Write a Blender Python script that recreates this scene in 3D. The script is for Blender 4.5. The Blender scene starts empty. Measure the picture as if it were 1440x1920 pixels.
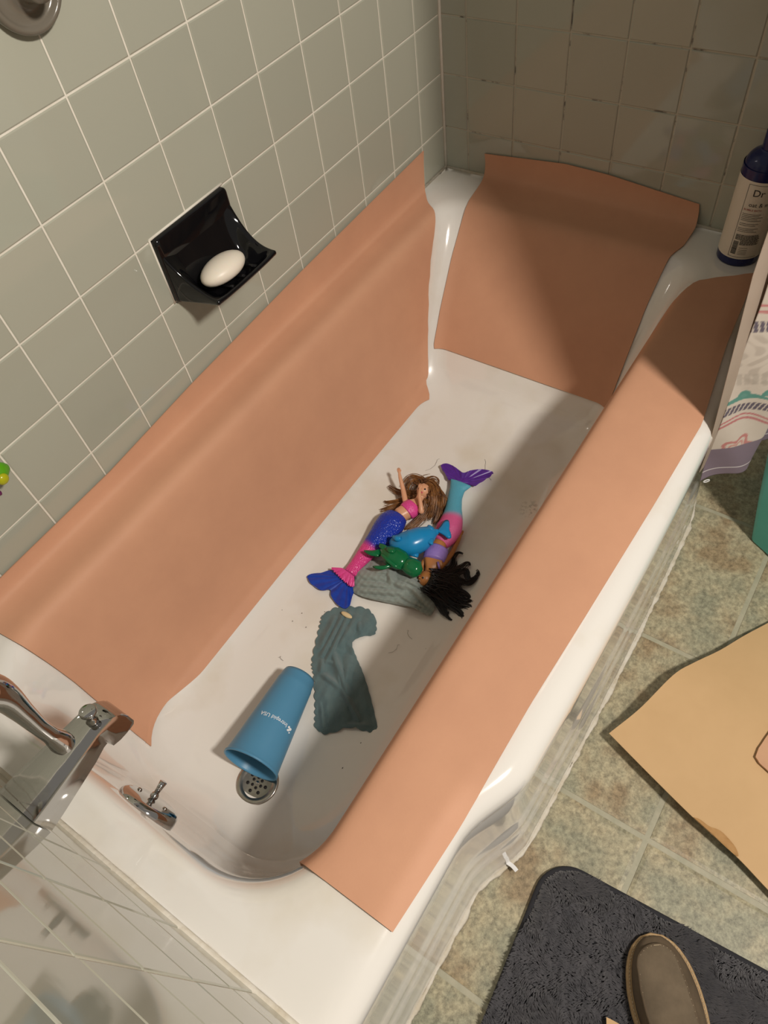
import bpy, bmesh, math, random
import numpy as np
from mathutils import Vector, Matrix, Euler

random.seed(7)
rng = np.random.default_rng(7)
S = bpy.context.scene
COL = S.collection

# ------------------------------------------------------------------ camera
CAM = np.array([0.0963, -0.8663, 1.2786])
FPX = 1360.82
ROT = np.array([[0.5479, 0.7100, -0.4424], [-0.8294, 0.3924, -0.3976], [-0.1087, 0.5848, 0.8039]])
cd = bpy.data.cameras.new('camera'); cam = bpy.data.objects.new('camera', cd); COL.objects.link(cam)
cd.sensor_fit = 'VERTICAL'; cd.sensor_height = 24.0; cd.lens = 24.0 * FPX / 1920.0
cd.clip_start = 0.01
cam.matrix_world = Matrix(((*ROT[0], CAM[0]), (*ROT[1], CAM[1]), (*ROT[2], CAM[2]), (0, 0, 0, 1)))
S.camera = cam

# ------------------------------------------------------------------ world, lamp, exposure
w = bpy.data.worlds.new('room_ambient'); S.world = w; w.use_nodes = True
w.node_tree.nodes['Background'].inputs[0].default_value = (1.0, 0.93, 0.83, 1)
w.node_tree.nodes['Background'].inputs[1].default_value = 0.25
ld = bpy.data.lights.new('vanity_lamp', 'POINT'); ld.energy = 150; ld.color = (1.0, 0.92, 0.83)
ld.shadow_soft_size = 0.10
lo = bpy.data.objects.new('vanity_lamp', ld); COL.objects.link(lo); lo.location = (0.40, -1.75, 2.05)
S.view_settings.view_transform = 'Standard'; S.view_settings.look = 'None'
S.view_settings.gamma = 1.0; S.view_settings.exposure = 0.0
S.view_settings.use_curve_mapping = False

# ------------------------------------------------------------------ helpers
def at(u, v, z):
    """point at height z seen at photograph position (u, v)"""
    d = ROT @ np.array([(u - 720) / FPX, -(v - 960) / FPX, -1.0])
    t = (z - CAM[2]) / d[2]
    return CAM + t * d
def c4(u, v, z):            # detail view of the toys
    return at(560 + u / 3.6, 840 + v / 3.6, z)

ORI = {}
def tag(o, label=None, cat=None, group=None, kind=None):
    if label: o['label'] = label
    if cat: o['category'] = cat
    if group: o['group'] = group
    if kind: o['kind'] = kind
    return o
def empty(name, loc):
    o = bpy.data.objects.new(name, None); COL.objects.link(o); o.location = loc
    o.empty_display_size = 0.03
    ORI[o] = np.array(loc, float); return o
def add(name, verts, faces, m, parent=None, origin=None, smooth=True, uv=None):
    V = np.array(verts, float)
    if origin is None:
        if parent is not None: origin = ORI[parent]
        else: origin = np.array([(V[:, 0].min() + V[:, 0].max()) / 2, (V[:, 1].min() + V[:, 1].max()) / 2, V[:, 2].min()])
    origin = np.array(origin, float)
    me = bpy.data.meshes.new(name)
    me.from_pydata((V - origin).tolist(), [], [tuple(int(i) for i in f) for f in faces])
    me.update()
    if smooth: me.polygons.foreach_set('use_smooth', [True] * len(me.polygons))
    o = bpy.data.objects.new(name, me); COL.objects.link(o)
    if m is not None: me.materials.append(m)
    ORI[o] = origin
    if parent is not None:
        o.parent = parent; o.location = origin - ORI[parent]
    else: o.location = origin
    return o
def fix_normals(o):
    bm = bmesh.new(); bm.from_mesh(o.data); bmesh.ops.recalc_face_normals(bm, faces=bm.faces); bm.to_mesh(o.data); bm.free()
    return o
def sharp(o, deg=35):
    o.data.set_sharp_from_angle(angle=math.radians(deg)); return o
def sm(a, b, x):
    t = np.clip((np.asarray(x, float) - a) / (b - a), 0, 1); return t * t * (3 - 2 * t)
def catmull(P, n):
    P = np.array(P, float); Q = np.vstack([2 * P[0] - P[1], P, 2 * P[-1] - P[-2]])
    out = []
    segs = len(P) - 1
    for k in range(n):
        t = k / (n - 1) * segs; i = min(int(t), segs - 1); f = t - i
        a, b, c, d = Q[i], Q[i + 1], Q[i + 2], Q[i + 3]
        out.append(0.5 * ((2 * b) + (-a + c) * f + (2 * a - 5 * b + 4 * c - d) * f * f + (-a + 3 * b - 3 * c + d) * f ** 3))
    return np.array(out)
def catpt(P, n, k):
    P = np.asarray(P, float); segs = len(P) - 1
    t = k / (n - 1) * segs; i = min(int(t), segs - 1); f = t - i
    b, c = P[i], P[i + 1]
    a = P[i - 1] if i > 0 else 2 * b - c
    d = P[i + 2] if i + 2 <= segs else 2 * c - b
    return 0.5 * ((2 * b) + (-a + c) * f + (2 * a - 5 * b + 4 * c - d) * f * f + (-a + 3 * b - 3 * c + d) * f ** 3)
def grid_faces(nu, nv, off=0, closed_u=False):
    F = []
    for i in range(nu if closed_u else nu - 1):
        for j in range(nv - 1):
            a = off + i * nv + j; b = off + ((i + 1) % nu) * nv + j
            F.append((a, b, b + 1, a + 1))
    return F
def sheet(name, G, th, m, parent=None, flip=False, smooth=True):
    """solid sheet: G[nu][nv][3] is the upper surface, th its thickness"""
    G = np.array(G, float); nu, nv, _ = G.shape
    du = np.gradient(G, axis=0); dv = np.gradient(G, axis=1)
    N = np.cross(du, dv); N /= (np.linalg.norm(N, axis=2, keepdims=True) + 1e-12)
    if flip: N = -N
    B = G - N * th
    V = np.vstack([G.reshape(-1, 3), B.reshape(-1, 3)]); n = nu * nv
    F = grid_faces(nu, nv); F2 = [tuple(n + i for i in reversed(f)) for f in F]
    bd = [i * nv for i in range(nu)] + [(nu - 1) * nv + j for j in range(1, nv)] + [i * nv + nv - 1 for i in range(nu - 2, -1, -1)] + [j for j in range(nv - 2, 0, -1)]
    E = []
    for k in range(len(bd)):
        a, b = bd[k], bd[(k + 1) % len(bd)]; E.append((b, a, n + a, n + b))
    o = add(name, V, F + F2 + E, m, parent, smooth=smooth); fix_normals(o); sharp(o, 60); return o
def loft(rings, cap0=True, cap1=True):
    n = len(rings[0]); V = [p for r in rings for p in r]; F = []
    for i in range(len(rings) - 1):
        for k in range(n):
            a = i * n + k; b = i * n + (k + 1) % n
            F.append((a, b, b + n, a + n))
    if cap0: F.append(tuple(reversed(range(n))))
    if cap1: F.append(tuple(range((len(rings) - 1) * n, len(rings) * n)))
    return np.array(V), F
def frames(P):
    P = np.array(P, float); T = np.gradient(P, axis=0); T /= np.linalg.norm(T, axis=1, keepdims=True) + 1e-12
    return P, T
def tube(P, R, n=10, up=(0, 0, 1), flat=1.0, res=None):
    """elliptical tube along P; R half-width, flat = height/width (scalar or list)"""
    P = np.array(P, float); R = np.ones(len(P)) * np.array(R, float); fl = np.ones(len(P)) * np.array(flat, float)
    if res:
        P2 = catmull(P, res); t = np.linspace(0, 1, res); s = np.linspace(0, 1, len(P))
        R = np.interp(t, s, R); fl = np.interp(t, s, fl); P = P2
    P, T = frames(P); rings = []
    up = np.array(up, float)
    for p, t, r, f in zip(P, T, R, fl):
        s = np.cross(t, up); ns = np.linalg.norm(s)
        s = np.array([1., 0, 0]) if ns < 1e-6 else s / ns
        q = np.cross(s, t)
        rings.append([p + r * math.cos(a) * s + r * f * math.sin(a) * q for a in [2 * math.pi * k / n for k in range(n)]])
    return loft(rings)
def merge(parts):
    V = []; F = []; o = 0
    for v, f in parts:
        V += [tuple(p) for p in v]; F += [tuple(i + o for i in g) for g in f]; o += len(v)
    return np.array(V), F
def ellipsoid(c, r, n=16, m=10, rot=None):
    rings = []
    for i in range(1, m):
        th = math.pi * i / m
        rings.append([np.array([r[0] * math.sin(th) * math.cos(a), r[1] * math.sin(th) * math.sin(a), -r[2] * math.cos(th)]) for a in [2 * math.pi * k / n for k in range(n)]])
    V, F = loft(rings, False, False)
    V = np.vstack([V, [[0, 0, -r[2]], [0, 0, r[2]]]]); b = len(V) - 2; t = len(V) - 1; L = (m - 2) * n
    for k in range(n):
        F.append((b, (k + 1) % n, k)); F.append((L + k, L + (k + 1) % n, t))
    if rot is not None: V = V @ np.array(Euler(rot).to_matrix()).T
    return V + np.array(c), F
def revolve(prof, n=40, origin=(0, 0, 0), axis=(0, 0, 1), cap0=True, cap1=True):
    ax = np.array(axis, float); ax /= np.linalg.norm(ax)
    h = np.array([1., 0, 0]) if abs(ax[0]) < .9 else np.array([0, 1., 0])
    s = np.cross(ax, h); s /= np.linalg.norm(s); q = np.cross(ax, s)
    rings = [[np.array(origin) + ax * z + r * (math.cos(a) * s + math.sin(a) * q) for a in [2 * math.pi * k / n for k in range(n)]] for r, z in prof]
    return loft(rings, cap0, cap1)
def box(x0, x1, y0, y1, z0, z1):
    V = [(x, y, z) for x in (x0, x1) for y in (y0, y1) for z in (z0, z1)]
    F = [(0, 1, 3, 2), (4, 6, 7, 5), (0, 4, 5, 1), (2, 3, 7, 6), (0, 2, 6, 4), (1, 5, 7, 3)]
    return np.array(V, float), F
def prism(poly, h0, h1):
    n = len(poly); V = [(*p[:2], h0) for p in poly] + [(*p[:2], h1) for p in poly]
    F = [tuple(reversed(range(n))), tuple(range(n, 2 * n))] + [(k, (k + 1) % n, n + (k + 1) % n, n + k) for k in range(n)]
    return np.array(V, float), F
def skin_body(verts, edges, radii, sub=2, root=0):
    me = bpy.data.meshes.new('tmp'); me.from_pydata([tuple(v) for v in verts], edges, [])
    o = bpy.data.objects.new('tmp', me); COL.objects.link(o)
    o.modifiers.new('s', 'SKIN'); md = o.modifiers.new('u', 'SUBSURF'); md.levels = sub
    for i, d in enumerate(me.skin_vertices[0].data):
        r = radii[i]; d.radius = (r, r) if np.isscalar(r) else r; d.use_root = (i == root)
    dg = bpy.context.evaluated_depsgraph_get(); ev = o.evaluated_get(dg); em = ev.to_mesh()
    V = np.array([v.co[:] for v in em.vertices]); F = [tuple(p.vertices) for p in em.polygons]
    ev.to_mesh_clear(); bpy.data.objects.remove(o); bpy.data.meshes.remove(me)
    return V, F
def text_mesh(s, size, extrude=0.0004, font_res=3):
    c = bpy.data.curves.new('t', 'FONT'); c.body = s; c.size = size; c.resolution_u = font_res
    c.align_x = 'LEFT'
    o = bpy.data.objects.new('t', c); COL.objects.link(o)
    dg = bpy.context.evaluated_depsgraph_get(); ev = o.evaluated_get(dg); em = ev.to_mesh()
    bm = bmesh.new(); bm.from_mesh(em); ev.to_mesh_clear()
    bmesh.ops.triangulate(bm, faces=bm.faces)
    V = np.array([v.co[:] for v in bm.verts]); F = [tuple(v.index for v in f.verts) for f in bm.faces]
    bm.free(); bpy.data.objects.remove(o); bpy.data.curves.remove(c)
    return V, F

# ------------------------------------------------------------------ materials
def mat(name, col, rough=0.5, metal=0.0, coat=0.0, coat_rough=0.05, col2=None, nscale=20, ndetail=4, nlo=.35, nhi=.65,
        bump=0.0, bscale=200, bdist=0.002, spec=0.5, trans=0.0, sheen=0.0, ior=1.45, sss=0.0, objrand=0.0, rough2=None):
    m = bpy.data.materials.new(name); m.use_nodes = True
    nt = m.node_tree; N = nt.nodes; L = nt.links; b = N['Principled BSDF']
    b.inputs['Base Color'].default_value = (*col, 1); b.inputs['Roughness'].default_value = rough
    b.inputs['Metallic'].default_value = metal; b.inputs['Coat Weight'].default_value = coat
    b.inputs['Coat Roughness'].default_value = coat_rough; b.inputs['Specular IOR Level'].default_value = spec
    b.inputs['Transmission Weight'].default_value = trans; b.inputs['Sheen Weight'].default_value = sheen
    b.inputs['IOR'].default_value = ior
    if sss: b.inputs['Subsurface Weight'].default_value = sss; b.inputs['Subsurface Radius'].default_value = (.004, .002, .001)
    tc = N.new('ShaderNodeTexCoord')
    src = None
    if col2 is not None:
        n = N.new('ShaderNodeTexNoise'); n.inputs['Scale'].default_value = nscale; n.inputs['Detail'].default_value = ndetail
        n.inputs['Roughness'].default_value = .65
        r = N.new('ShaderNodeValToRGB'); r.color_ramp.elements[0].position = nlo; r.color_ramp.elements[1].position = nhi
        r.color_ramp.elements[0].color = (*col, 1); r.color_ramp.elements[1].color = (*col2, 1)
        L.new(tc.outputs['Object'], n.inputs['Vector']); L.new(n.outputs['Fac'], r.inputs['Fac'])
        src = r.outputs['Color']
    if objrand:
        oi = N.new('ShaderNodeObjectInfo'); mr = N.new('ShaderNodeMapRange')
        mr.inputs['To Min'].default_value = 1 - objrand; mr.inputs['To Max'].default_value = 1 + objrand
        L.new(oi.outputs['Random'], mr.inputs['Value'])
        hs = N.new('ShaderNodeHueSaturation'); hs.inputs['Color'].default_value = (*col, 1)
        if src is not None: L.new(src, hs.inputs['Color'])
        L.new(mr.outputs['Result'], hs.inputs['Value']); src = hs.outputs['Color']
    if src is not None: L.new(src, b.inputs['Base Color'])
    if bump:
        n = N.new('ShaderNodeTexNoise'); n.inputs['Scale'].default_value = bscale; n.inputs['Detail'].default_value = 4
        L.new(tc.outputs['Object'], n.inputs['Vector'])
        bp = N.new('ShaderNodeBump'); bp.inputs['Strength'].default_value = bump; bp.inputs['Distance'].default_value = bdist
        L.new(n.outputs['Fac'], bp.inputs['Height']); L.new(bp.outputs['Normal'], b.inputs['Normal'])
    return m
def attr_mat(name, rough=.6, trans=0.0, bump=0, bscale=300, coat=0.0, translucent=0.0):
    m = mat(name, (1, 1, 1), rough, bump=bump, bscale=bscale, coat=coat)
    nt = m.node_tree; a = nt.nodes.new('ShaderNodeVertexColor'); a.layer_name = 'print'
    b = nt.nodes['Principled BSDF']; nt.links.new(a.outputs['Color'], b.inputs['Base Color'])
    if translucent:
        t = nt.nodes.new('ShaderNodeBsdfTranslucent'); nt.links.new(a.outputs['Color'], t.inputs['Color'])
        mx = nt.nodes.new('ShaderNodeMixShader'); mx.inputs[0].default_value = translucent
        nt.links.new(b.outputs[0], mx.inputs[1]); nt.links.new(t.outputs[0], mx.inputs[2])
        nt.links.new(mx.outputs[0], nt.nodes['Material Output'].inputs['Surface'])
    return m
def paint(o, cols):
    a = o.data.color_attributes.new('print', 'FLOAT_COLOR', 'POINT')
    c = np.ones((len(o.data.vertices), 4)); c[:, :3] = cols
    a.data.foreach_set('color', c.ravel())

M = {}
M['tile'] = mat('sage_wall_tile', (.400, .402, .328), .06, spec=.55, objrand=.04, bump=.06, bscale=14, bdist=.002)
M['grout'] = mat('white_grout', (.80, .76, .67), .8, col2=(.72, .67, .57), nscale=25)
M['grout_grimy'] = mat('grimy_grout', (.50, .46, .37), .8, col2=(.16, .15, .13), nscale=22, nlo=.56, nhi=.66)
M['enamel'] = None
M['chrome'] = mat('chrome', (.50, .495, .49), .06, metal=1.0)
M['chrome_worn'] = mat('worn_chrome', (.50, .47, .43), .22, metal=1.0, col2=(.40, .36, .32), nscale=60)
M['tan'] = mat('tan_leather_sheet', (.61, .325, .20), .62, col2=(.57, .30, .185), nscale=7, bump=.12, bscale=420, bdist=.0008, spec=.35)
M['kraft'] = mat('kraft_board', (.58, .385, .20), .7, col2=(.54, .355, .18), nscale=6, bump=.1, bscale=250, bdist=.0006, spec=.3)
M['kraft_pink'] = mat('pinkish_leather_offcut', (.55, .32, .18), .6, col2=(.5, .28, .16), nscale=12, bump=.1, bscale=300, bdist=.0006)
M['stain'] = mat('kraft_water_stain', (.36, .19, .06), .7, col2=(.42, .235, .085), nscale=40)
M['black_ceramic'] = mat('black_ceramic', (.004, .004, .005), .06, spec=.6)
M['soap'] = mat('white_soap', (.80, .73, .62), .4, sss=.15)
M['caulk'] = mat('aged_caulk', (.55, .49, .38), .7, col2=(.66, .62, .54), nscale=30, bump=.5, bscale=90, bdist=.004)
M['paper'] = mat('white_paper', (.8, .8, .8), .6)
M['cup'] = mat('blue_cup_plastic', (.080, .25, .41), .38, spec=.4, bump=.04, bscale=600)
M['white_print'] = mat('white_print', (.85, .88, .9), .5)
M['black_print'] = mat('black_print', (.02, .02, .02), .5)
M['red_print'] = mat('red_print', (.35, .05, .04), .5)
M['bottle'] = mat('navy_plastic', (.006, .010, .075), .22, spec=.5)
M['label'] = mat('bottle_label', (.66, .62, .52), .35)
M['teal_cloth'] = mat('teal_grey_terry', (.095, .155, .165), .95, col2=(.12, .185, .19), nscale=60, bump=.7, bscale=900, bdist=.002, sheen=.3)
M['sage_cloth'] = mat('sage_grey_terry', (.235, .28, .255), .95, col2=(.275, .32, .29), nscale=60, bump=.7, bscale=800, bdist=.002, sheen=.3)
M['whale'] = mat('sky_blue_vinyl', (.012, .235, .52), .25, spec=.45)
M['turtle'] = mat('deep_green_vinyl', (.005, .135, .045), .16, spec=.5)
M['painted_hole'] = mat('painted_hole_shade', (.006, .005, .005), .7)
M['tote'] = mat('teal_tote_plastic', (.075, .40, .345), .28, col2=(.09, .43, .37), nscale=5, spec=.5)
M['mat_base'] = mat('charcoal_mat_backing', (.025, .025, .03), .95)
M['pile'] = mat('charcoal_plush_pile', (.048, .047, .053), .9, col2=(.072, .069, .075), nscale=35, sheen=.5)
M['suede'] = mat('taupe_suede', (.145, .108, .068), .85, col2=(.105, .078, .048), nscale=22, bump=.25, bscale=300, bdist=.001, sheen=.2)
M['suede_dark'] = mat('dark_taupe_suede', (.115, .082, .05), .85, col2=(.085, .06, .036), nscale=26, bump=.25, bscale=300, bdist=.001)
M['sole'] = mat('tan_crepe_sole', (.46, .31, .16), .8, col2=(.36, .24, .12), nscale=120, bump=.3, bscale=200)
M['thread'] = mat('cream_thread', (.55, .45, .3), .8)
M['green_toy'] = mat('lime_plastic', (.10, .36, .01), .25, sss=.1)
M['yellow_toy'] = mat('yellow_green_plastic', (.42, .42, .01), .2)
M['purple_toy'] = mat('purple_plastic', (.16, .02, .12), .3)
M['suction'] = mat('smoky_grey_plastic', (.16, .14, .11), .18, spec=.6)
M['hairline'] = mat('loose_dark_hair', (.03, .02, .012), .6)

def enamel_mat():
    m = mat('white_tub_enamel', (.78, .735, .65), .09, spec=.6, coat=1.0, coat_rough=.03)
    nt = m.node_tree; N = nt.nodes; L = nt.links; b = N['Principled BSDF']; tc = N.new('ShaderNodeTexCoord')
    n1 = N.new('ShaderNodeTexNoise'); n1.inputs['Scale'].default_value = 7; n1.inputs['Detail'].default_value = 6
    r1 = N.new('ShaderNodeValToRGB'); r1.color_ramp.elements[0].position = .54; r1.color_ramp.elements[1].position = .80
    r1.color_ramp.elements[0].color = (.80, .775, .725, 1); r1.color_ramp.elements[1].color = (.70, .645, .54, 1)
    b.inputs['Coat IOR'].default_value = 1.65
    L.new(tc.outputs['Object'], n1.inputs['Vector']); L.new(n1.outputs['Fac'], r1.inputs['Fac'])
    # old worn patch of grime on the basin floor
    mp = N.new('ShaderNodeMapping'); L.new(tc.outputs['Object'], mp.inputs['Vector'])
    p = at(995, 958, .058) - TUBO
    mp.inputs['Location'].default_value = tuple(-p)
    gr = N.new('ShaderNodeVectorMath'); gr.operation = 'LENGTH'; L.new(mp.outputs[0], gr.inputs[0])
    mr = N.new('ShaderNodeMapRange'); mr.inputs['From Min'].default_value = .028; mr.inputs['From Max'].default_value = .008
    L.new(gr.outputs['Value'], mr.inputs['Value'])
    n2 = N.new('ShaderNodeTexNoise'); n2.inputs['Scale'].default_value = 130; n2.inputs['Detail'].default_value = 5
    L.new(tc.outputs['Object'], n2.inputs['Vector'])
    r2 = N.new('ShaderNodeMapRange'); r2.inputs['From Min'].default_value = .48; r2.inputs['From Max'].default_value = .62
    L.new(n2.outputs['Fac'], r2.inputs['Value'])
    mu = N.new('ShaderNodeMath'); mu.operation = 'MULTIPLY'; L.new(mr.outputs[0], mu.inputs[0]); L.new(r2.outputs[0], mu.inputs[1])
    mu2 = N.new('ShaderNodeMath'); mu2.operation = 'MULTIPLY'; L.new(mu.outputs[0], mu2.inputs[0]); mu2.inputs[1].default_value = .55
    mx = N.new('ShaderNodeMixRGB'); L.new(mu2.outputs[0], mx.inputs[0]); L.new(r1.outputs[0], mx.inputs[1]); mx.inputs[2].default_value = (.12, .10, .07, 1)
    L.new(mx.outputs[0], b.inputs['Base Color'])
    # worn floor is duller than the walls of the basin
    sx = N.new('ShaderNodeSeparateXYZ'); L.new(tc.outputs['Object'], sx.inputs[0])
    rr = N.new('ShaderNodeMapRange'); rr.inputs['From Min'].default_value = .07; rr.inputs['From Max'].default_value = .16
    rr.inputs['To Min'].default_value = .38; rr.inputs['To Max'].default_value = .10
    L.new(sx.outputs['Z'], rr.inputs['Value']); 
    fr = N.new('ShaderNodeMapRange'); fr.inputs['From Min'].default_value = -.40; fr.inputs['From Max'].default_value = -.36   # apron side stays glossy
    fr.inputs['To Min'].default_value = .10; fr.inputs['To Max'].default_value = 1.0
    L.new(sx.outputs['Y'], fr.inputs['Value'])
    mn = N.new('ShaderNodeMath'); mn.operation = 'MINIMUM'; L.new(rr.outputs[0], mn.inputs[0]); L.new(fr.outputs[0], mn.inputs[1])
    L.new(mn.outputs[0], b.inputs['Roughness'])
    return m
TUBO = np.array([.745, -.38, 0.0])
M['enamel'] = enamel_mat()

def vinyl_mat():
    m = mat('mottled_vinyl_floor', (.3, .3, .2), .42, spec=.4)
    nt = m.node_tree; N = nt.nodes; L = nt.links; b = N['Principled BSDF']; tc = N.new('ShaderNodeTexCoord')
    oi = N.new('ShaderNodeObjectInfo'); ad = N.new('ShaderNodeVectorMath'); ad.operation = 'ADD'
    sc = N.new('ShaderNodeMath'); sc.operation = 'MULTIPLY'; sc.inputs[1].default_value = 37.0
    L.new(oi.outputs['Random'], sc.inputs[0]); L.new(tc.outputs['Object'], ad.inputs[0]); L.new(sc.outputs[0], ad.inputs[1])
    def nz(scale, det, rough=.6):
        n = N.new('ShaderNodeTexNoise'); n.inputs['Scale'].default_value = scale; n.inputs['Detail'].default_value = det
        n.inputs['Roughness'].default_value = rough; L.new(ad.outputs[0], n.inputs['Vector']); return n
    a = nz(9, 3); r = N.new('ShaderNodeValToRGB'); e = r.color_ramp.elements
    e[0].position = .38; e[0].color = (.275, .268, .19, 1); e[1].position = .63; e[1].color = (.29, .222, .135, 1)
    k = e.new(.52); k.color = (.375, .332, .222, 1)
    L.new(a.outputs['Fac'], r.inputs['Fac'])
    f = nz(120, 8, .78); r2 = N.new('ShaderNodeValToRGB'); e = r2.color_ramp.elements
    e[0].position = .36; e[0].color = (.55, .55, .54, 1); e[1].position = .62; e[1].color = (1.3, 1.3, 1.28, 1)
    L.new(f.outputs['Fac'], r2.inputs['Fac'])
    mx = N.new('ShaderNodeMixRGB'); mx.blend_type = 'MULTIPLY'; mx.inputs[0].default_value = 1
    L.new(r.outputs[0], mx.inputs[1]); L.new(r2.outputs[0], mx.inputs[2]); L.new(mx.outputs[0], b.inputs['Base Color'])
    bp = N.new('ShaderNodeBump'); bp.inputs['Strength'].default_value = .15; bp.inputs['Distance'].default_value = .001
    L.new(f.outputs['Fac'], bp.inputs['Height']); L.new(bp.outputs[0], b.inputs['Normal'])
    return m
M['vinyl'] = vinyl_mat()
M['vinyl_joint'] = mat('vinyl_joint', (.40, .375, .275), .5, col2=(.33, .32, .23), nscale=40)

# ------------------------------------------------------------------ setting: floor
RIM = .378
fl = add('floor', *box(-.35, 1.60, -2.05, .12, -.03, -.0022), M['vinyl_joint'], smooth=False, origin=(0, 0, -.03)); tag(fl, kind='structure')
PV = .3335; JX = .1335; JY = -.958
def vinyl_piece(wx, wy):
    h = .0035; b = .006      # embossed edge: dips towards the joint
    V = []
    for (ix, z) in ((0, -.0035), (0, -.0012), (b, 0.0)):
        V += [(ix, ix, z), (wx - ix, ix, z), (wx - ix, wy - ix, z), (ix, wy - ix, z)]
    F = []
    for k in range(2):
        for i in range(4): F.append((4 * k + i, 4 * k + (i + 1) % 4, 4 * k + 4 + (i + 1) % 4, 4 * k + 4 + i))
    F.append((8, 9, 10, 11))
    me = bpy.data.meshes.new('floor_tile'); me.from_pydata(V, [], F); me.materials.append(M['vinyl']); return me
fm = vinyl_piece(PV - .009, PV - .009)
for i in range(-1, 4):
    for j in range(-3, 2):
        o = bpy.data.objects.new('floor_tile', fm); COL.objects.link(o); o.parent = fl
        o.location = (JX + i * PV + .0045, JY + j * PV + .0045, .03)
        if i == 3: pass

# ------------------------------------------------------------------ setting: tiled walls
PT = .1095; TS = PT - .0027; Z0 = .470
tile_cache = {}
def tile_mesh(wd, hg):
    key = (round(wd, 4), round(hg, 4))
    if key in tile_cache: return tile_cache[key]
    V = []; w2, h2 = wd / 2, hg / 2
    for ins, d in ((0, .004), (0, -.0045 + .004), (.0005, -.0009 - .0), (.0018, -.0015)):
        V += [(-w2 + ins, d, -h2 + ins), (w2 - ins, d, -h2 + ins), (w2 - ins, d, h2 - ins), (-w2 + ins, d, h2 - ins)]
    F = []
    for k in range(3):
        for i in range(4): F.append((4 * k + i, 4 * k + (i + 1) % 4, 4 * k + 4 + (i + 1) % 4, 4 * k + 4 + i))
    F.append((12, 13, 14, 15))
    me = bpy.data.meshes.new('tile'); me.from_pydata(V, [], F); me.materials.append(M['tile'])
    tile_cache[key] = me; return me
def tile_wall(wall, edges, zedges, place, rz, skip=None):
    """tile face lies 1.5 mm proud of the grout"""
    for a, b in zip(edges[:-1], edges[1:]):
        for c, d in zip(zedges[:-1], zedges[1:]):
            if skip and skip(a, b, c, d): continue
            o = bpy.data.objects.new('tile', tile_mesh(b - a - .0027, d - c - .0027)); COL.objects.link(o); o.parent = wall
            x, y = place((a + b) / 2)
            o.location = np.array([x, y, (c + d) / 2]) - ORI[wall]
            tilt = rng.normal(0, .0022, 2)
            o.rotation_euler = (tilt[0], 0, rz + tilt[1])
zed = [RIM] + [Z0 + k * PT for k in range(0, 9)]
ZT = zed[-1] + .02
# long wall behind the tub (its face in the plane y = 0)
wl = add('wall_left', *box(-.02, 1.52, .0015, .08, 0, ZT), M['grout'], smooth=False, origin=(.75, .0015, 0)); tag(wl, kind='structure')
xh = 1.49 - .8327 * PT
ex = [0.0] + [xh - k * PT for k in range(12, -1, -1)] + [1.4885]
ex = [ex[0]] + [v for v in ex[1:] if v > .03]
tile_wall(wl, ex, zed, lambda s: (s, .0015), 0)
# far end wall
wb = add('wall_back', *box(1.4915, 1.57, -.98, .08, 0, ZT), M['grout_grimy'], smooth=False, origin=(1.4915, -.4, 0)); tag(wb, kind='structure')
ey = [-(.5505 + k) * PT for k in range(8, -1, -1)] + [-.0015]
tile_wall(wb, ey, zed, lambda s: (1.4915, s), -math.pi / 2)
# plumbing wall
wf = add('wall_front', *box(-.08, -.0015, -.80, .08, 0, ZT), M['grout'], smooth=False, origin=(-.0015, -.4, 0)); tag(wf, kind='structure')
ep = [-.79, -.757] + [-.647 + k * PT for k in range(0, 6)] + [-.0015]
tile_wall(wf, ep, zed, lambda s: (-.0015, s), math.pi / 2)
# caulk in the corner and around the rim
V, F = tube([(1.4885, -.0015, RIM - .01), (1.4885, -.0015, ZT)], .0035, 8, up=(1, 0, 0))
tag(add('trim_1', V, F, M['grout']), kind='structure')
V, F = merge([tube([(0, -.001, RIM), (1.49, -.001, RIM)], .004, 8), tube([(1.489, -.80, RIM), (1.489, 0, RIM)], .004, 8), tube([(.0, -.745, RIM), (.0, 0, RIM)], .005, 8)])
tag(add('trim_2', V, F, M['caulk']), kind='structure')

# ------------------------------------------------------------------ bathtub
def front_edge(x):
    """outer edge of the front rim: recessed at both ends, bowed out in the middle"""
    x = np.asarray(x, float)
    bow = .036 + .007 * np.sin(np.clip((x - .36) / .76, 0, 1) * math.pi)
    return -.755 - bow * sm(.245, .365, x) * (1 - sm(1.06, 1.26, x))
#        z     x0    x1     yr     yl    rn   rf
BAS = [(.378, .046, 1.388, -.650, -.062, .115, .055),
       (.376, .053, 1.378, -.640, -.070, .115, .055),
       (.368, .060, 1.366, -.630, -.079, .115, .055),
       (.350, .065, 1.347, -.622, -.087, .118, .055),
       (.300, .070, 1.304, -.612, -.098, .120, .050),
       (.220, .077, 1.240, -.600, -.112, .125, .050),
       (.150, .086, 1.188, -.589, -.126, .130, .050),
       (.110, .096, 1.160, -.578, -.138, .140, .052),
       (.085, .112, 1.138, -.562, -.153, .150, .058),
       (.068, .138, 1.095, -.535, -.180, .150, .075),
       (.060, .165, 1.010, -.500, -.215, .120, .080),
       (.058, .190, .900, -.460, -.255, .090, .080)]
BA = np.array(BAS)[::-1]
def bas(z): return [np.interp(z, BA[:, 0], BA[:, k]) for k in range(1, 7)]
def basin_y(x, z, left=True):
    x0, x1, yr, yl, rn, rf = bas(z)
    s = 0.0
    if x < x0 + rn: s = rn - math.sqrt(max(rn * rn - min(x0 + rn - x, rn) ** 2, 0))
    if x > x1 - rf: s = rf - math.sqrt(max(rf * rf - min(x - x1 + rf, rf) ** 2, 0))
    return yl - s if left else yr + s
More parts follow.
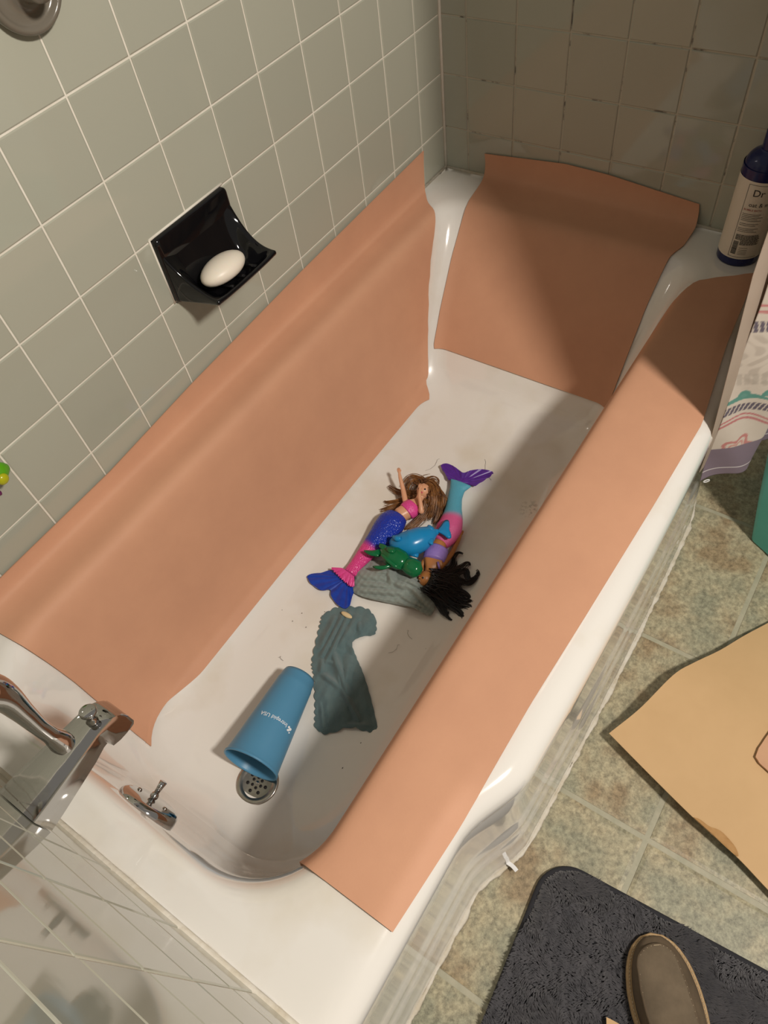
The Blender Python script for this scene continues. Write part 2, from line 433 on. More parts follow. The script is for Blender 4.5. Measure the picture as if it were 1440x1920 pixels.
def basin_x(y, z):
    x0, x1, yr, yl, rn, rf = bas(z); s = 0.0
    if y > yl - rf: s = rf - math.sqrt(max(rf * rf - min(y - yl + rf, rf) ** 2, 0))
    if y < yr + rf: s = rf - math.sqrt(max(rf * rf - min(yr + rf - y, rf) ** 2, 0))
    return x1 - s
NE, NL, NA = 26, 120, 14
def ring(x0, x1, yr, yl, rn, rf):
    P = []
    def arc(cx, cy, r, a0, a1):
        for k in range(NA): 
            a = a0 + (a1 - a0) * (k + .5) / NA; P.append((cx + r * math.cos(a), cy + r * math.sin(a)))
    def line(p, q, n):
        for k in range(n): 
            t = k / (n - 1); P.append((p[0] + (q[0] - p[0]) * t, p[1] + (q[1] - p[1]) * t))
    pi = math.pi
    line((x0, yr + rn), (x0, yl - rn), NE); arc(x0 + rn, yl - rn, rn, pi, pi / 2)
    line((x0 + rn, yl), (x1 - rf, yl), NL); arc(x1 - rf, yl - rf, rf, pi / 2, 0)
    line((x1, yl - rf), (x1, yr + rf), NE); arc(x1 - rf, yr + rf, rf, 0, -pi / 2)
    line((x1 - rf, yr), (x0 + rn, yr), NL); arc(x0 + rn, yr + rn, rn, -pi / 2, -pi)
    return np.array(P)
rings = []
for z, x0, x1, yr, yl, rn, rf in BAS[::-1]:
    p = ring(x0, x1, yr, yl, rn, rf); rings.append(np.column_stack([p, np.full(len(p), z)]))
lip = rings[-1]
out = ring(.0015, 1.4885, -.755, -.0015, .004, .004)
front = sm(-.70, -.75, out[:, 1])
def outer(off):
    o = out.copy(); e = front_edge(o[:, 0])
    o[:, 1] = o[:, 1] * (e + off) / (-.755)
    return o
flat = outer(.058)
for t in (.06, .3, .6, .85, 1.0):
    q = lip[:, :2] * (1 - t) + flat * t
    rings.append(np.column_stack([q, np.full(len(q), RIM + (.0006 if t < .3 else 0))]))
PROF = [(.042, .3780), (.028, .3765), (.016, .3725), (.007, .366), (.002, .357), (0, .347), (.001, .338), (.004, .331), (.009, .327), (.010, .318),
        (.007, .300), (.005, .26), (.004, .175), (.002, .160), (-.001, .146), (-.002, .135), (-.002, .122), (-.004, .112), (-.0065, .098), (-.0075, .085), (-.008, .052), (-.010, .038), (-.0115, .028), (-.013, .0005)]
for off, z in PROF:
    q = outer(off); zz = np.full(len(q), z); rings.append(np.column_stack([q, zz]))
V = np.vstack(rings); n = len(rings[0]); F = []
for i in range(len(rings) - 1):
    for k in range(n): F.append((i * n + k, i * n + (k + 1) % n, (i + 1) * n + (k + 1) % n, (i + 1) * n + k))
F.append(tuple(reversed(range(n))))
tub = empty('bathtub', TUBO)
tag(tub, 'white enamel built-in bathtub with wavy ribbed apron and scuffed basin', 'bathtub')
tb = add('tub_shell', V, F, M['enamel'], tub); fix_normals(tb)
# drain
DC = np.array([.196, -.385, .0585])
V, F = revolve([(.0365, 0), (.0365, .0015), (.034, .0028), (.029, .0022), (.026, .0012), (.0245, .0008), (0.0005, .0012)], 48, DC)
dr = add('drain', V, F, M['chrome_worn'], tub)
for k in range(7):
    a = 2 * math.pi * k / 7 + .3
    for r, rr in ((.0085, .0026), (.0165, .0029)):
        if r < .01 and k == 6: continue
        aa = a if r > .01 else a * 7 / 6
        p = DC + np.array([r * math.cos(aa), r * math.sin(aa), .0008])
        add('drain_hole_disc', *revolve([(rr, 0), (rr, .0006)], 12, p), M['painted_hole'], dr)  # solid black disc, the shade of an open strainer hole painted on
add('drain_screw', *revolve([(.003, .0005), (.003, .002), (.0015, .0026)], 16, DC), M['chrome'], dr)
# overflow plate with trip lever
OC = np.array([.0685, -.370, .296]); OA = np.array([.975, 0, .22])
V, F = revolve([(.043, -.010), (.0445, .002), (.0440, .008), (.041, .0125), (.036, .0145), (.001, .0155)], 48, OC, OA)
ov = add('overflow_plate', V, F, M['chrome'], tub)
OAn = OA / np.linalg.norm(OA)
add('trip_lever_ball', *ellipsoid(OC + OAn * .020, (.006,) * 3), M['chrome'], ov)
b0 = OC + OAn * .020
add('trip_lever', *tube([b0, b0 + np.array([.009, -.001, .004]), b0 + np.array([.020, -.002, .008])], [.0034, .0040, .0052], 12), M['chrome'], ov)
for s in (-1, 1):
    add('plate_screw', *ellipsoid(OC + OAn * .0152 + np.array([0, s * .024, 0]), (.0025, .0035, .0035), 10, 6), M['chrome_worn'], ov)

# caulk along the foot of the apron
cx = np.linspace(.02, 1.44, 420); P = []
def walk(n, k, sd):
    r_ = np.random.default_rng(sd).normal(0, 1, n); return np.convolve(r_, np.ones(k) / k, 'same') * math.sqrt(k)
wk = walk(420, 9, 11); wk2 = walk(420, 5, 12)
for x, a_ in zip(cx, wk):
    P.append((x, float(front_edge(x)) - .0140 + .0004 * a_, .0014))
R = np.clip(.0036 + .0011 * wk2, .0012, .0066)
V, F = tube(P, R, 7, flat=.75); V[:, 2] = np.maximum(V[:, 2], .0003)
tag(add('trim_3', V, F, M['caulk']), kind='structure')
# torn paper scrap by the apron
p = at(952, 1622, .012)
G = [[p + np.array([.011 * u - .004 * v * v, -.004 * u - .016 * v + .001, .006 * abs(v) * (1 - u) + .003 * u]) for v in np.linspace(-.6, 1, 6)] for u in np.linspace(0, .55, 4)]
tag(sheet('paper_scrap', G, .0005, M['paper']), 'tiny torn white paper scrap stuck at the foot of the tub apron', 'paper scrap')

# ------------------------------------------------------------------ tan leather sheets on the tub
def prof_left(x, zt):
    ze = .0735 + .021 * (1 - float(sm(.14, .30, x)))
    P = [(-.004, zt), (-.0055, zt * .55 + .40 * .45), (-.012, .3905), (-.028, .3835), (-.046, .3815)]
    P += [(basin_y(x, z) - .0035, z + (.0035 if z > .36 else .001)) for z in (.377, .368, .350, .325, .29, .24, .19, .15, .12, .100, max(.085, ze + .004), ze)]
    return np.array(P)
def v_tab(name_x, n): return name_x
xn_k = [(0, .190), (.10, .150), (.2, .130), (.35, .136), (.6, .144), (1, .142)]
xf_k = [(0, 1.394), (.10, 1.385), (.22, 1.365), (.33, 1.315), (.5, 1.262), (.75, 1.175), (1, 1.120)]
NU, NV = 90, 48
PL0 = prof_left(.9, .45); XF = []
for j in range(NV):
    v = j / (NV - 1); zr = catpt(PL0, NV, j)[1]; b6 = bas(min(zr, .378))
    XF.append(np.interp(v, [0, .06, .13, .20, .30], [1.394, 1.390, 1.380, 1.352, b6[1] - .5 * b6[5] - .040 * float(sm(.10, .36, zr))]))
XF = np.array(XF)
XF[-9:] = np.minimum(XF[-9:], XF[-10] + np.arange(1, 10) * -.0012)
for _ in range(9): XF = np.r_[XF[0], (XF[:-2] + XF[1:-1] * 2 + XF[2:]) / 4, XF[-1]]
G = []
for i in range(NU):
    u = i / (NU - 1); row = []
    for j in range(NV):
        v = j / (NV - 1)
        xn = np.interp(v, *zip(*xn_k)); xf = XF[j]
        x = xn + (xf - xn) * u
        zt = np.interp(x, [.19, .42, .63, .95, 1.4], [.418, .420, .436, .451, .463])
        pr = catpt(prof_left(x, zt), NV, j)
        wob = .0012 * math.sin(x * 11 + 2 * v) * math.sin(math.pi * min(v * 1.2, 1))
        edge = .004 * math.sin(x * 5 + 1) * v ** 4
        row.append((x, pr[0] - abs(wob) - edge * .5, pr[1] + abs(wob) * .4))
    G.append(row)
ls = sheet('tan_sheet', G, .0022, M['tan'])
tag(ls, 'long tan leather-like sheet draped over the tub ledge along the long tiled wall', 'sheet')
# the sheet on the sloping end
def prof_back(y, zt):
    P = [(1.486, zt), (1.484, zt * .5 + .395 * .5), (1.474, .392), (1.455, .3845), (1.425, .3818), (1.400, .3815)]
    P += [(basin_x(y, z) - .004, z + (.0035 if z > .36 else .001)) for z in (.377, .368, .350, .325, .29, .25, .21, .18, .150, .140)]
    return np.array(P)
G = []
yl_k = [(0, -.104), (.25, -.116), (.42, -.124), (.65, -.128), (1, -.150)]
yr_k = [(0, -.578), (.16, -.586), (.3, -.584), (.42, -.573), (.65, -.566), (1, -.566)]
NU, NV = 50, 48
for i in range(NU):
    u = i / (NU - 1); row = []
    for j in range(NV):
        v = j / (NV - 1)
        ya = np.interp(v, *zip(*yl_k)); yb = np.interp(v, *zip(*yr_k)); y = ya + (yb - ya) * u
        zt = np.interp(u, [0, .4, .6, 1], [.430, .446, .443, .424])
        pr = catpt(prof_back(y, zt), NV, j)
        lift = .007 * math.sin(math.pi * u) * math.exp(-((v - .16) / .13) ** 2)
        row.append((pr[0] - lift, y, pr[1] + lift * .8))
    G.append(row)
bs = sheet('tan_sheet', G, .0022, M['tan'], flip=True)
tag(bs, 'squarish tan sheet covering the sloping far end of the tub under the tiled end wall', 'sheet')
# the sheet on the front rim
def prof_right(x, yo):
    P = [(basin_y(x, z, False) + .0035, z + (.0035 if z > .36 else .001)) for z in (.215, .26, .30, .335, .355, .368, .376)]
    e = float(front_edge(x))
    def top(y):
        d = y - e
        return np.interp(d, [p[0] for p in PROF[:6]][::-1] + [.058], [p[1] for p in PROF[:6]][::-1] + [.378]) + .0032
    for t in (.12, .35, .6, .8, 1.0):
        y = -.650 + (yo + .650) * t; P.append((y, top(y)))
    return np.array(P)
xo = [(.12, -.739), (.30, -.749), (.43, -.751), (.58, -.758), (.80, -.767), (.98, -.772), (1.18, -.745), (1.40, -.728)]
G = []; NU, NV = 90, 40
for i in range(NU):
    u = i / (NU - 1); row = []
    for j in range(NV):
        v = j / (NV - 1)
        xfar = np.interp(v, [0, .35, .5, .58, .68, 1], [1.16, 1.23, 1.27, 1.318, 1.338, 1.385])
        xnear = .128 - .002 * v
        x = xnear + (xfar - xnear) * u
        yo = np.interp(x, *zip(*xo))
        pr = catpt(prof_right(min(x, 1.30), yo), NV, j)
        row.append((x, pr[0], pr[1]))
    G.append(row)
rs = sheet('tan_sheet', G, .0022, M['tan'])
tag(rs, 'long tan sheet folded over the front rim of the tub beside the curtain', 'sheet')

# ------------------------------------------------------------------ spout and mixer handle
SY = -.3585; DZ = .018
sp = empty('tub_spout', (0, SY, .478)); tag(sp, 'chrome flat-topped bath spout with diverter knob on the plumbing wall', 'bath spout')
secs = []   # x, z top, z bottom, half width top, half width bottom
for x, zt, zb, wt, wbt in [(.001, .521, .478, .0285, .0290), (.02, .521, .480, .027, .0278), (.05, .521, .484, .024, .025), (.08, .5205, .488, .0205, .0222), (.097, .5205, .492, .0185, .0200),
                           (.1025, .5205, .4925, .018, .0200), (.1045, .5205, .481, .0175, .0215), (.114, .520, .479, .0168, .0225), (.123, .5175, .479, .0163, .023), (.130, .511, .480, .016, .0235), (.1355, .503, .481, .0155, .0235), (.1385, .494, .484, .015, .0225)]:
    h = zt - zb; r = min(.004, h * .3)
    pts = [(-wbt, zb), (-(wbt), zb + h * .25), (-(wt + .0025), zt - r - .002), (-(wt + .0005), zt - .0012), (-wt + .004, zt), (0, zt + .0004), (wt - .004, zt), (wt + .0005, zt - .0012), (wt + .0025, zt - r - .002), (wbt, zb + h * .25), (wbt, zb), (0, zb)]
    secs.append([np.array([x, SY + a, b]) for a, b in pts])
V, F = loft(secs); o = add('spout_body', V, F, M['chrome'], sp); fix_normals(o); sharp(o, 28)
kx = .1105
V, F = revolve([(.0065, 0), (.007, .002), (.005, .005), (.0045, .009), (.005, .013), (.0085, .0155), (.0098, .018), (.0096, .0205), (.0088, .0212), (.001, .0214)], 28, (kx, SY - .004, .5205), (.25, 0.05, 1))
add('diverter_knob', V, F, M['chrome'], sp)
HY = -.388
hd = empty('mixer_handle', (0, HY, .56)); tag(hd, 'curved chrome lever handle hanging above the bath spout', 'tap handle')
V, F = revolve([(.075, 0), (.076, .003), (.072, .008), (.045, .012), (.028, .016), (.027, .045), (.024, .048)], 48, (0, HY, .735), (1, 0, 0))
add('escutcheon', V, F, M['chrome'], hd)
V, F = tube([(.048, HY, .735), (.066, HY, .732), (.0765, HY, .715), (.080, HY, .692), (.0785, HY, .660), (.0765, HY, .625), (.0762, HY, .600), (.0765, HY, .580), (.077, HY, .570), (.077, HY, .566)],
            [.020, .019, .0165, .0135, .0105, .0085, .0085, .0120, .0115, .004], 20, up=(0, 1, 0), flat=[1, 1, 1, .95, .9, .9, .95, 1, 1, 1], res=40)
o = add('lever', V, F, M['chrome'], hd); fix_normals(o)

# ------------------------------------------------------------------ soap dish + soap
sd = empty('soap_dish', (.743, 0, .58)); tag(sd, 'black glazed ceramic soap dish set into the tiled wall', 'soap dish')
x0, x1, z0, z1 = .6625, .8245, .5795, .6915
def rr(x0, x1, z0, z1, r, n=5):
    P = []
    for cx_, cz_, a0 in ((x1 - r, z1 - r, 0), (x0 + r, z1 - r, 90), (x0 + r, z0 + r, 180), (x1 - r, z0 + r, 270)):
        for k in range(n + 1):
            a = math.radians(a0 + 90 * k / n); P.append((cx_ + r * math.cos(a), cz_ + r * math.sin(a)))
    return P
rg = []
for ins, y in ((0, .001), (0, -.007), (.0015, -.0095), (.004, -.0105)):
    rg.append([np.array([a, y, b]) for a, b in rr(x0 + ins, x1 - ins, z0 + ins, z1 - ins, .008 - ins * .5)])
V, F = loft(rg); o = add('back_plate', V, F, M['black_ceramic'], sd); fix_normals(o); sharp(o, 40)
# tray: for every section across, an upper bowl curve and an underside
NX, NT = 33, 22; G = np.zeros((NX, 2 * NT, 3))
for i in range(NX):
    s = -1 + 2 * i / (NX - 1); side = abs(s)
    cxm = (x0 + x1) / 2
    lipy = -.094 - .002 * (1 - s * s)
    for j in range(NT):
        t = j / (NT - 1); y = -.008 + (lipy + .008) * t
        edge = .607 + .060 * (1 - t) ** 2.4
        bowl = .662 - .068 * (1 - (1 - min(t * 1.9, 1)) ** 2.2) + .012 * sm(.72, 1, t)
        k = sm(.62, 1.0, side)
        z = bowl * (1 - k) + edge * k
        half = .0795 - .004 * math.sin(math.pi * t)       # waisted outline
        G[i, j] = (cxm + s * (half - .007 * t), y, z)
    for j in range(NT):
        t = 1 - j / (NT - 1); y = -.008 + (lipy - .0015 + .008) * t
        top = G[i, NT - 1 - j, 2]
        zb = .5835 + .0155 * t ** 1.6
        zb = min(zb, top - .0045)
        half = .0795 - .004 * math.sin(math.pi * t)
        G[i, NT + j] = (cxm + s * (half - .007 * t) * 1.0, y, zb if j > 0 else min(top - .0065, .602))
V = G.reshape(-1, 3); m2 = 2 * NT; F = []
for i in range(NX - 1):
    for j in range(m2):
        a = i * m2 + j; b = i * m2 + (j + 1) % m2; F.append((a, b, b + m2, a + m2))
for i in (0, NX - 1):
    for j in range(NT - 1):
        a = i * m2 + j; F.append((a, a + 1, i * m2 + m2 - 2 - j, i * m2 + m2 - 1 - j))
o = add('tray', V, F, M['black_ceramic'], sd); fix_normals(o)
md = o.modifiers.new('bevel', 'BEVEL'); md.width = .0035; md.segments = 3; md.limit_method = 'ANGLE'; md.angle_limit = math.radians(50)
for k in range(3):
    xx = .715 + k * .028
    V, F = tube([(xx, -.045, .5965), (xx, -.065, .5985), (xx, -.088, .6035)], .003, 8, flat=.8)
    add('ridge', V, F, M['black_ceramic'], sd)
# grout line standing white round the plate
V, F = merge([tube([(x0 - .001, .0002, z1 + .001), (x1 + .001, .0002, z1 + .001)], .0022, 8), tube([(x0 - .001, .0002, z0), (x0 - .001, .0002, z1 + .001)], .0016, 8, up=(1, 0, 0))])
add('grout_bead', V, F, M['grout'], sd)
V, F = ellipsoid((0, 0, 0), (.045, .030, .019), 28, 18)
V[:, 2] = np.where(V[:, 2] < -.012, -.012 - (-.012 - V[:, 2]) * .2, V[:, 2])
V = V @ np.array(Euler((math.radians(-14), math.radians(4), math.radians(6))).to_matrix()).T + np.array([.729, -.059, .6185])
tag(add('soap_bar', V, F, M['soap']), 'oval white bar of soap lying in the black dish', 'soap')

# ------------------------------------------------------------------ things hung on the long wall
FC = np.array([.631, -.002, 1.027])
sg = empty('suction_mount', FC); tag(sg, 'smoky grey round suction mount on the wall at the top corner', 'suction mount')
V, F = revolve([(.047, 0), (.049, .005), (.048, .011), (.045, .0135), (.042, .0125), (.040, .008), (.036, .0055), (.028, .007), (.020, .011), (.017, .018), (.0165, .034), (.0155, .040), (.001, .042)], 48, FC, (0, -1, 0))
add('suction_cup', V, F, M['suction'], sg)
V, F = tube([FC + np.array([0, -.032, .0]), FC + np.array([.004, -.036, .03]), FC + np.array([.01, -.03, .055])], [.008, .007, .006], 12, up=(1, 0, 0), flat=.6, res=10)
add('hook', V, F, M['suction'], sg)
BT = np.array([.279, -.004, .562])
bt = empty('bath_toy', BT); tag(bt, 'lime green plastic bath toy with yellow knob stuck on the wall at the left edge', 'toy')
V, F = tube([BT + np.array(p) for p in [(-.075, -.012, .03), (-.045, -.014, .022), (-.015, -.014, .016), (.008, -.013, .010), (.019, -.012, .006)]], [.012, .016, .0165, .0155, .006], 16, up=(0, 1, 0), flat=.75, res=24)
add('toy_body', V, F, M['green_toy'], bt)
add('toy_knob', *ellipsoid(BT + np.array([.001, -.025, .008]), (.0085, .006, .0085)), M['yellow_toy'], bt)
V, F = tube([BT + np.array(p) for p in [(-.04, -.012, .0), (-.018, -.012, -.014), (-.010, -.012, -.018)]], [.006, .005, .0035], 10, up=(0, 1, 0))
add('toy_leg', V, F, M['purple_toy'], bt)

# ------------------------------------------------------------------ bottle
BO = np.array([1.428, -.682, RIM + .0006]); bo = empty('bubble_bath_bottle', BO)
tag(bo, 'tall navy bubble bath bottle with cream label on the far corner of the tub ledge', 'bottle')
prof = [(.030, 0), (.034, .001), (.0365, .006), (.0375, .014), (.0375, .168), (.0368, .178), (.0335, .190), (.027, .199), (.018, .205), (.0165, .207)]
prof = [tuple(p) for p in catmull(prof, 60)]
add('bottle_body', *revolve(prof, 56, BO), M['bottle'], bo)
add('cap', *revolve([(.0155, .204), (.0160, .206), (.0160, .236), (.0150, .2385), (.0005, .239)], 36, BO), M['bottle'], bo)
lb = add('label', *revolve([(.0380, .016), (.0380, .165)], 72, BO, cap0=False, cap1=False), M['label'], bo)
def on_cyl(V, a0, z0, r, c, flipx=1):
    """wrap text (x right, y up) round an upright cylinder; a0 = angle of x = 0"""
    out = []
    for x, y, z in V:
        a = a0 + x / r; out.append((c[0] + (r + .0004) * math.cos(a), c[1] + (r + .0004) * math.sin(a), c[2] + z0 + y))
    return np.array(out)
LA = math.radians(163)   # left border of the printed panel, measured round the bottle
def label_text(name, s, size, dx, z, m, sx=1.0, off=0):
    V, F = text_mesh(s, size); V[:, 0] = V[:, 0] * sx + dx
    return add(name, on_cyl(V, LA, z, .0381 + off, BO), F, m, lb, smooth=False)
label_text('brand_print', "Dr Teal's", .0175, .010, .140, M['black_print'])
label_text('scent_print', "oat & milk", .0105, .009, .121, M['black_print'])
label_text('kind_print', "BUBBLE BATH", .0048, .003, .113, M['red_print'], 1.0)
pr = []
def strip(x0, x1, za, zb, n=8):
    V = []; F = []
    for k in range(n + 1):
        x = x0 + (x1 - x0) * k / n; V += [(x, za, 0), (x, zb, 0)]
    for k in range(n): F.append((2 * k, 2 * k + 2, 2 * k + 3, 2 * k + 1))
    return on_cyl(V, LA, 0, .0381, BO), F
pr += [strip(0, .0006, .020, .160, 1), strip(0, .05, .1594, .160), strip(0, .05, .020, .0206)]
z = .107
rows = 0
while z > .070:
    if rows not in (5, 8): pr.append(strip(.003, .030 + .014 * random.random(), z - .0007, z))
    z -= .0031; rows += 1
z = .066
while z > .046:
    x = .004 if z > .056 else .014
    while x < .043:
        L_ = .0015 + .004 * random.random(); pr.append(strip(x, x + L_, z - .0009, z, 2)); x += L_ + .0007
    z -= .0016
z = .052
while z > .026:
    h = .0005 + .0011 * random.random(); pr.append(strip(.003, .012, z - h, z, 2)); z -= h + .0006
for z in (.040, .036, .033, .030, .027): pr.append(strip(.015, .030, z - .0006, z, 4))
V, F = merge(pr); add('small_print', V, F, M['black_print'], lb, smooth=False)

# ------------------------------------------------------------------ blue cup
A = np.array([.2085, -.3755, 0]); B = np.array([.378, -.344, 0])
rm, rb = .0475, .0305; fz = .0592
th = math.atan2(rm - rb, np.linalg.norm(B - A))
ax = (B - A) / np.linalg.norm(B - A)
A[2] = fz + rm * math.cos(th) + .0002; B[2] = fz + rb * math.cos(th) + .0002
axis = (B - A); Lc = np.linalg.norm(axis); axis /= Lc
cup = empty('plastic_cup', (A[0], A[1], fz)); tag(cup, 'blue plastic tumbler lying on its side over the tub drain', 'cup')
pf = [(rm + .0016, -.001), (rm + .0018, .002), (rm + .0006, .004), (rm, .0055)]
def rad(s): return rm + (rb - rm) * s / Lc
pf += [(rad(s), s) for s in np.linspace(.02, Lc * .86, 10)] + [(rad(Lc * .88) + .0002, Lc * .885), (rad(Lc * .9) - .0006, Lc * .9), (rad(Lc * .97) - .0008, Lc * .97), (rb - .002, Lc), (rb - .006, Lc - .001), (rb - .008, Lc - .006), (.001, Lc - .006)]
pin = [(rm - .0006, -.001), (rm - .0012, .002)] + [(rad(s) - .0016, s) for s in np.linspace(.02, Lc * .93, 8)] + [(rb - .006, Lc * .94), (.001, Lc * .94)]
V1, F1 = revolve(pf, 64, A, axis, cap0=False); V2, F2 = revolve(pin, 64, A, axis, cap0=False)
V3 = []; 
n1 = len(V1); V = np.vstack([V1, V2]); F = F1 + [tuple(i + n1 for i in f) for f in F2] + [(k, (k + 1) % 64, n1 + (k + 1) % 64, n1 + k) for k in range(64)]
cb = add('cup_body', V, F, M['cup'], cup); fix_normals(cb)
# moulded knob seen inside the mouth
V, F = revolve([(.007, -.030), (.0075, -.006), (.010, 0)], 20, A + axis * Lc * .94, axis)
add('inner_boss', V, F, M['cup'], cup)
# print: reading runs round the cup, letters' tops towards the mouth
side = np.cross(axis, np.array([0, 0, 1.])); side /= np.linalg.norm(side); upv = np.cross(side, axis)
def on_cup(V, s0, a0):
    out = []
    for x, y, z in V:
        s = s0 - y; r = rad(s) + .0004; a = a0 - x / rad(s0)
        out.append(A + axis * s + r * (math.cos(a) * upv + math.sin(a) * side))
    return np.array(out)
def cup_angle(u, v):
    return 0
TS0, TA0 = .0735, .95
V, F = text_mesh('Intrepid USA', .0098)
V[:, 1] -= .003
CUPDIR = 1
TXT = (V, F)
def place_text():
    V, F = TXT
    W = V.copy()
    wmax = W[:, 0].max()
    add('print', on_cup(np.column_stack([W[:, 0], W[:, 1], W[:, 2]]), TS0, TA0), F, M['white_print'], cup, smooth=False)
place_text()
lg = []
for k, (dx, dy, r, sq) in enumerate([(-.006, .0045, .0032, .6), (-.0095, .001, .0036, .7), (-.005, -.0005, .0024, .8), (-.0105, .0065, .0018, .8)]):
    P = [(dx + r * math.cos(a), dy + r * sq * math.sin(a) + .3 * r * math.cos(a), 0) for a in [2 * math.pi * i / 14 for i in range(14)]]
    lg.append((on_cup(P, TS0, TA0), [tuple(range(14))]))
V, F = merge(lg); add('print_emblem', V, F, M['white_print'], cup, smooth=False)

# ------------------------------------------------------------------ wash cloths
def coons(top, bottom, left, right, nu, nv):
    """top/bottom run left to right, left/right run top to bottom"""
    T, Bm = catmull(top, nu), catmull(bottom, nu); Lf, Rt = catmull(left, nv), catmull(right, nv)
    G = np.zeros((nu, nv, 2))
    for i in range(nu):
        for j in range(nv):
            u, v = i / (nu - 1), j / (nv - 1)
            G[i, j] = (1 - v) * T[i] + v * Bm[i] + (1 - u) * Lf[j] + u * Rt[j] - ((1 - u) * (1 - v) * T[0] + u * (1 - v) * T[-1] + (1 - u) * v * Bm[0] + u * v * Bm[-1])
    return G
def ridge(px, py, P, Q, wd, h):
    """fold of width wd and height h along the line P-Q (pixel space of the photo)"""
    P = np.array(P, float); Q = np.array(Q, float); d = Q - P; L2 = d @ d
    t = np.clip(((px - P[0]) * d[0] + (py - P[1]) * d[1]) / L2, 0, 1)
    dx = px - (P[0] + t * d[0]); dy = py - (P[1] + t * d[1])
    fade = np.sin(math.pi * np.clip(.08 + .84 * t, 0, 1)) ** .5
    return h * fade * np.exp(-(dx * dx + dy * dy) / (wd * wd))
NU, NV = 90, 190
T_ = [(606, 1154), (630, 1141), (655, 1139), (688, 1143), (704, 1160)]
L_ = [(606, 1154), (599, 1183), (587, 1239), (590, 1267), (593, 1322), (592, 1364)]
R_ = [(704, 1160), (702, 1188), (676, 1194), (660, 1206), (668, 1233), (680, 1261), (694, 1306), (708, 1366)]
B_ = [(592, 1364), (612, 1374), (655, 1362), (690, 1370), (708, 1366)]
Gp = coons(T_, B_, L_, R_, NU, NV)
# scalloped hem
for j in range(NV):
    s = 3.6 * abs(math.sin(j / NV * math.pi * 17)); Gp[0, j, 0] -= s; Gp[1, j, 0] -= s * .6; Gp[-1, j, 0] += s * .6 * (1 if j < NV * .3 else .4)
for i in range(NU):
    s = 3.4 * abs(math.sin(i / NU * math.pi * 7)); Gp[i, 0, 1] -= s; Gp[i, 1, 1] -= s * .6; Gp[i, -1, 1] += s; Gp[i, -2, 1] += s * .6
px, py = Gp[..., 0], Gp[..., 1]
h = np.zeros_like(px)
FOLDS = [((645, 1150), (603, 1230), 4, .006), ((655, 1152), (612, 1240), 4.5, .007), ((668, 1160), (634, 1215), 6, .007), ((672, 1166), (676, 1186), 5, .005), ((655, 1172), (648, 1195), 7, .006),
                     ((618, 1208), (652, 1300), 5, .006), ((604, 1235), (602, 1262), 4, .005), ((601, 1262), (640, 1290), 4, .005), ((604, 1238), (632, 1243), 3.5, .004), ((632, 1243), (638, 1290), 3.5, .004),
                     ((640, 1290), (672, 1350), 4, .005), ((655, 1235), (648, 1285), 6, .005), ((602, 1318), (606, 1362), 3, .003), ((645, 1360), (690, 1360), 4, .004), ((640, 1190), (668, 1225), 6, .004), ((628, 1160), (600, 1215), 4, .005), ((690, 1160), (672, 1190), 6, .004), ((610, 1290), (618, 1350), 8, .003), ((650, 1310), (640, 1360), 9, .003), ((672, 1262), (688, 1330), 8, .0035)]
for P, Q, wd, hh in FOLDS:
    h = np.maximum(h, ridge(px, py, P, Q, wd * 1.5, hh * 2.0))
h += .0016
h += .0008 * np.sin(px * .35 + py * .1) * np.sin(py * .12)
G = np.array([[at(px[i, j], py[i, j], .0585 + max(h[i, j], .001) + .0012) for j in range(NV)] for i in range(NU)])
o = sheet('wash_cloth', G, .0014, M['teal_cloth'], flip=True)
tag(o, 'dark teal-grey wash cloth with scalloped edge lying wrinkled on the tub floor', 'wash cloth')
p = at(650, 1153, .0705)
V, F = ellipsoid((0, 0, 0), (.0125, .0048, .003), 16, 10, rot=(0, 0, math.radians(-90))); V += p
tag(add('soap_sliver', V, F, mat('cream_soap', (.66, .52, .30), .5)), 'cream sliver of soap on top of the scalloped wash cloth', 'soap')

# crumpled sage cloth: a mound of folds
NU, NV = 120, 80
T_ = [(664, 1090), (668, 1066), (690, 1053), (727, 1052), (762, 1066), (792, 1088), (806, 1103)]
B_ = [(663, 1112), (690, 1122), (738, 1133), (772, 1139), (790, 1148), (806, 1155), (814, 1146)]
L_ = [(664, 1090), (662, 1100), (663, 1112)]
R_ = [(806, 1103), (815, 1122), (814, 1146)]
Gp = coons(T_, B_, L_, R_, NU, NV); px, py = Gp[..., 0], Gp[..., 1]
uu, vv = np.meshgrid(np.linspace(0, 1, NU), np.linspace(0, 1, NV), indexing='ij')
dome = .020 * np.clip(np.sin(math.pi * np.clip(uu * .9 + .06, 0, 1)), 0, 1) ** .6 * np.clip(np.sin(math.pi * np.clip(vv * .93 + .05, 0, 1)), 0, 1) ** .55
h = np.zeros_like(dome)
for P, Q, wd, hh in [((672, 1078), (730, 1082), 7, .007), ((668, 1092), (735, 1100), 5, .006), ((672, 1106), (760, 1112), 5, .006), ((727, 1062), (735, 1095), 6, .009), ((735, 1092), (775, 1100), 6, .008),
                     ((752, 1084), (790, 1098), 6, .009), ((770, 1098), (812, 1140), 6, .008), ((755, 1118), (800, 1142), 5, .005), ((700, 1062), (725, 1075), 6, .006), ((790, 1108), (802, 1128), 4, .006), ((672, 1118), (740, 1126), 4, .005), ((740, 1126), (806, 1150), 4, .006), ((700, 1072), (732, 1072), 5, .008), ((760, 1070), (790, 1090), 6, .008)]:
    h = np.maximum(h, ridge(px, py, P, Q, wd * 1.45, hh * 2.1))
h = h + dome * .75
h += .0012 * np.sin(px * .5) * np.sin(py * .45 + px * .1)
G = np.array([[at(px[i, j], py[i, j], .0605 + max(h[i, j], .0005)) for j in range(NV)] for i in range(NU)])
o = sheet('wash_cloth', G, .0018, M['sage_cloth'], flip=True)
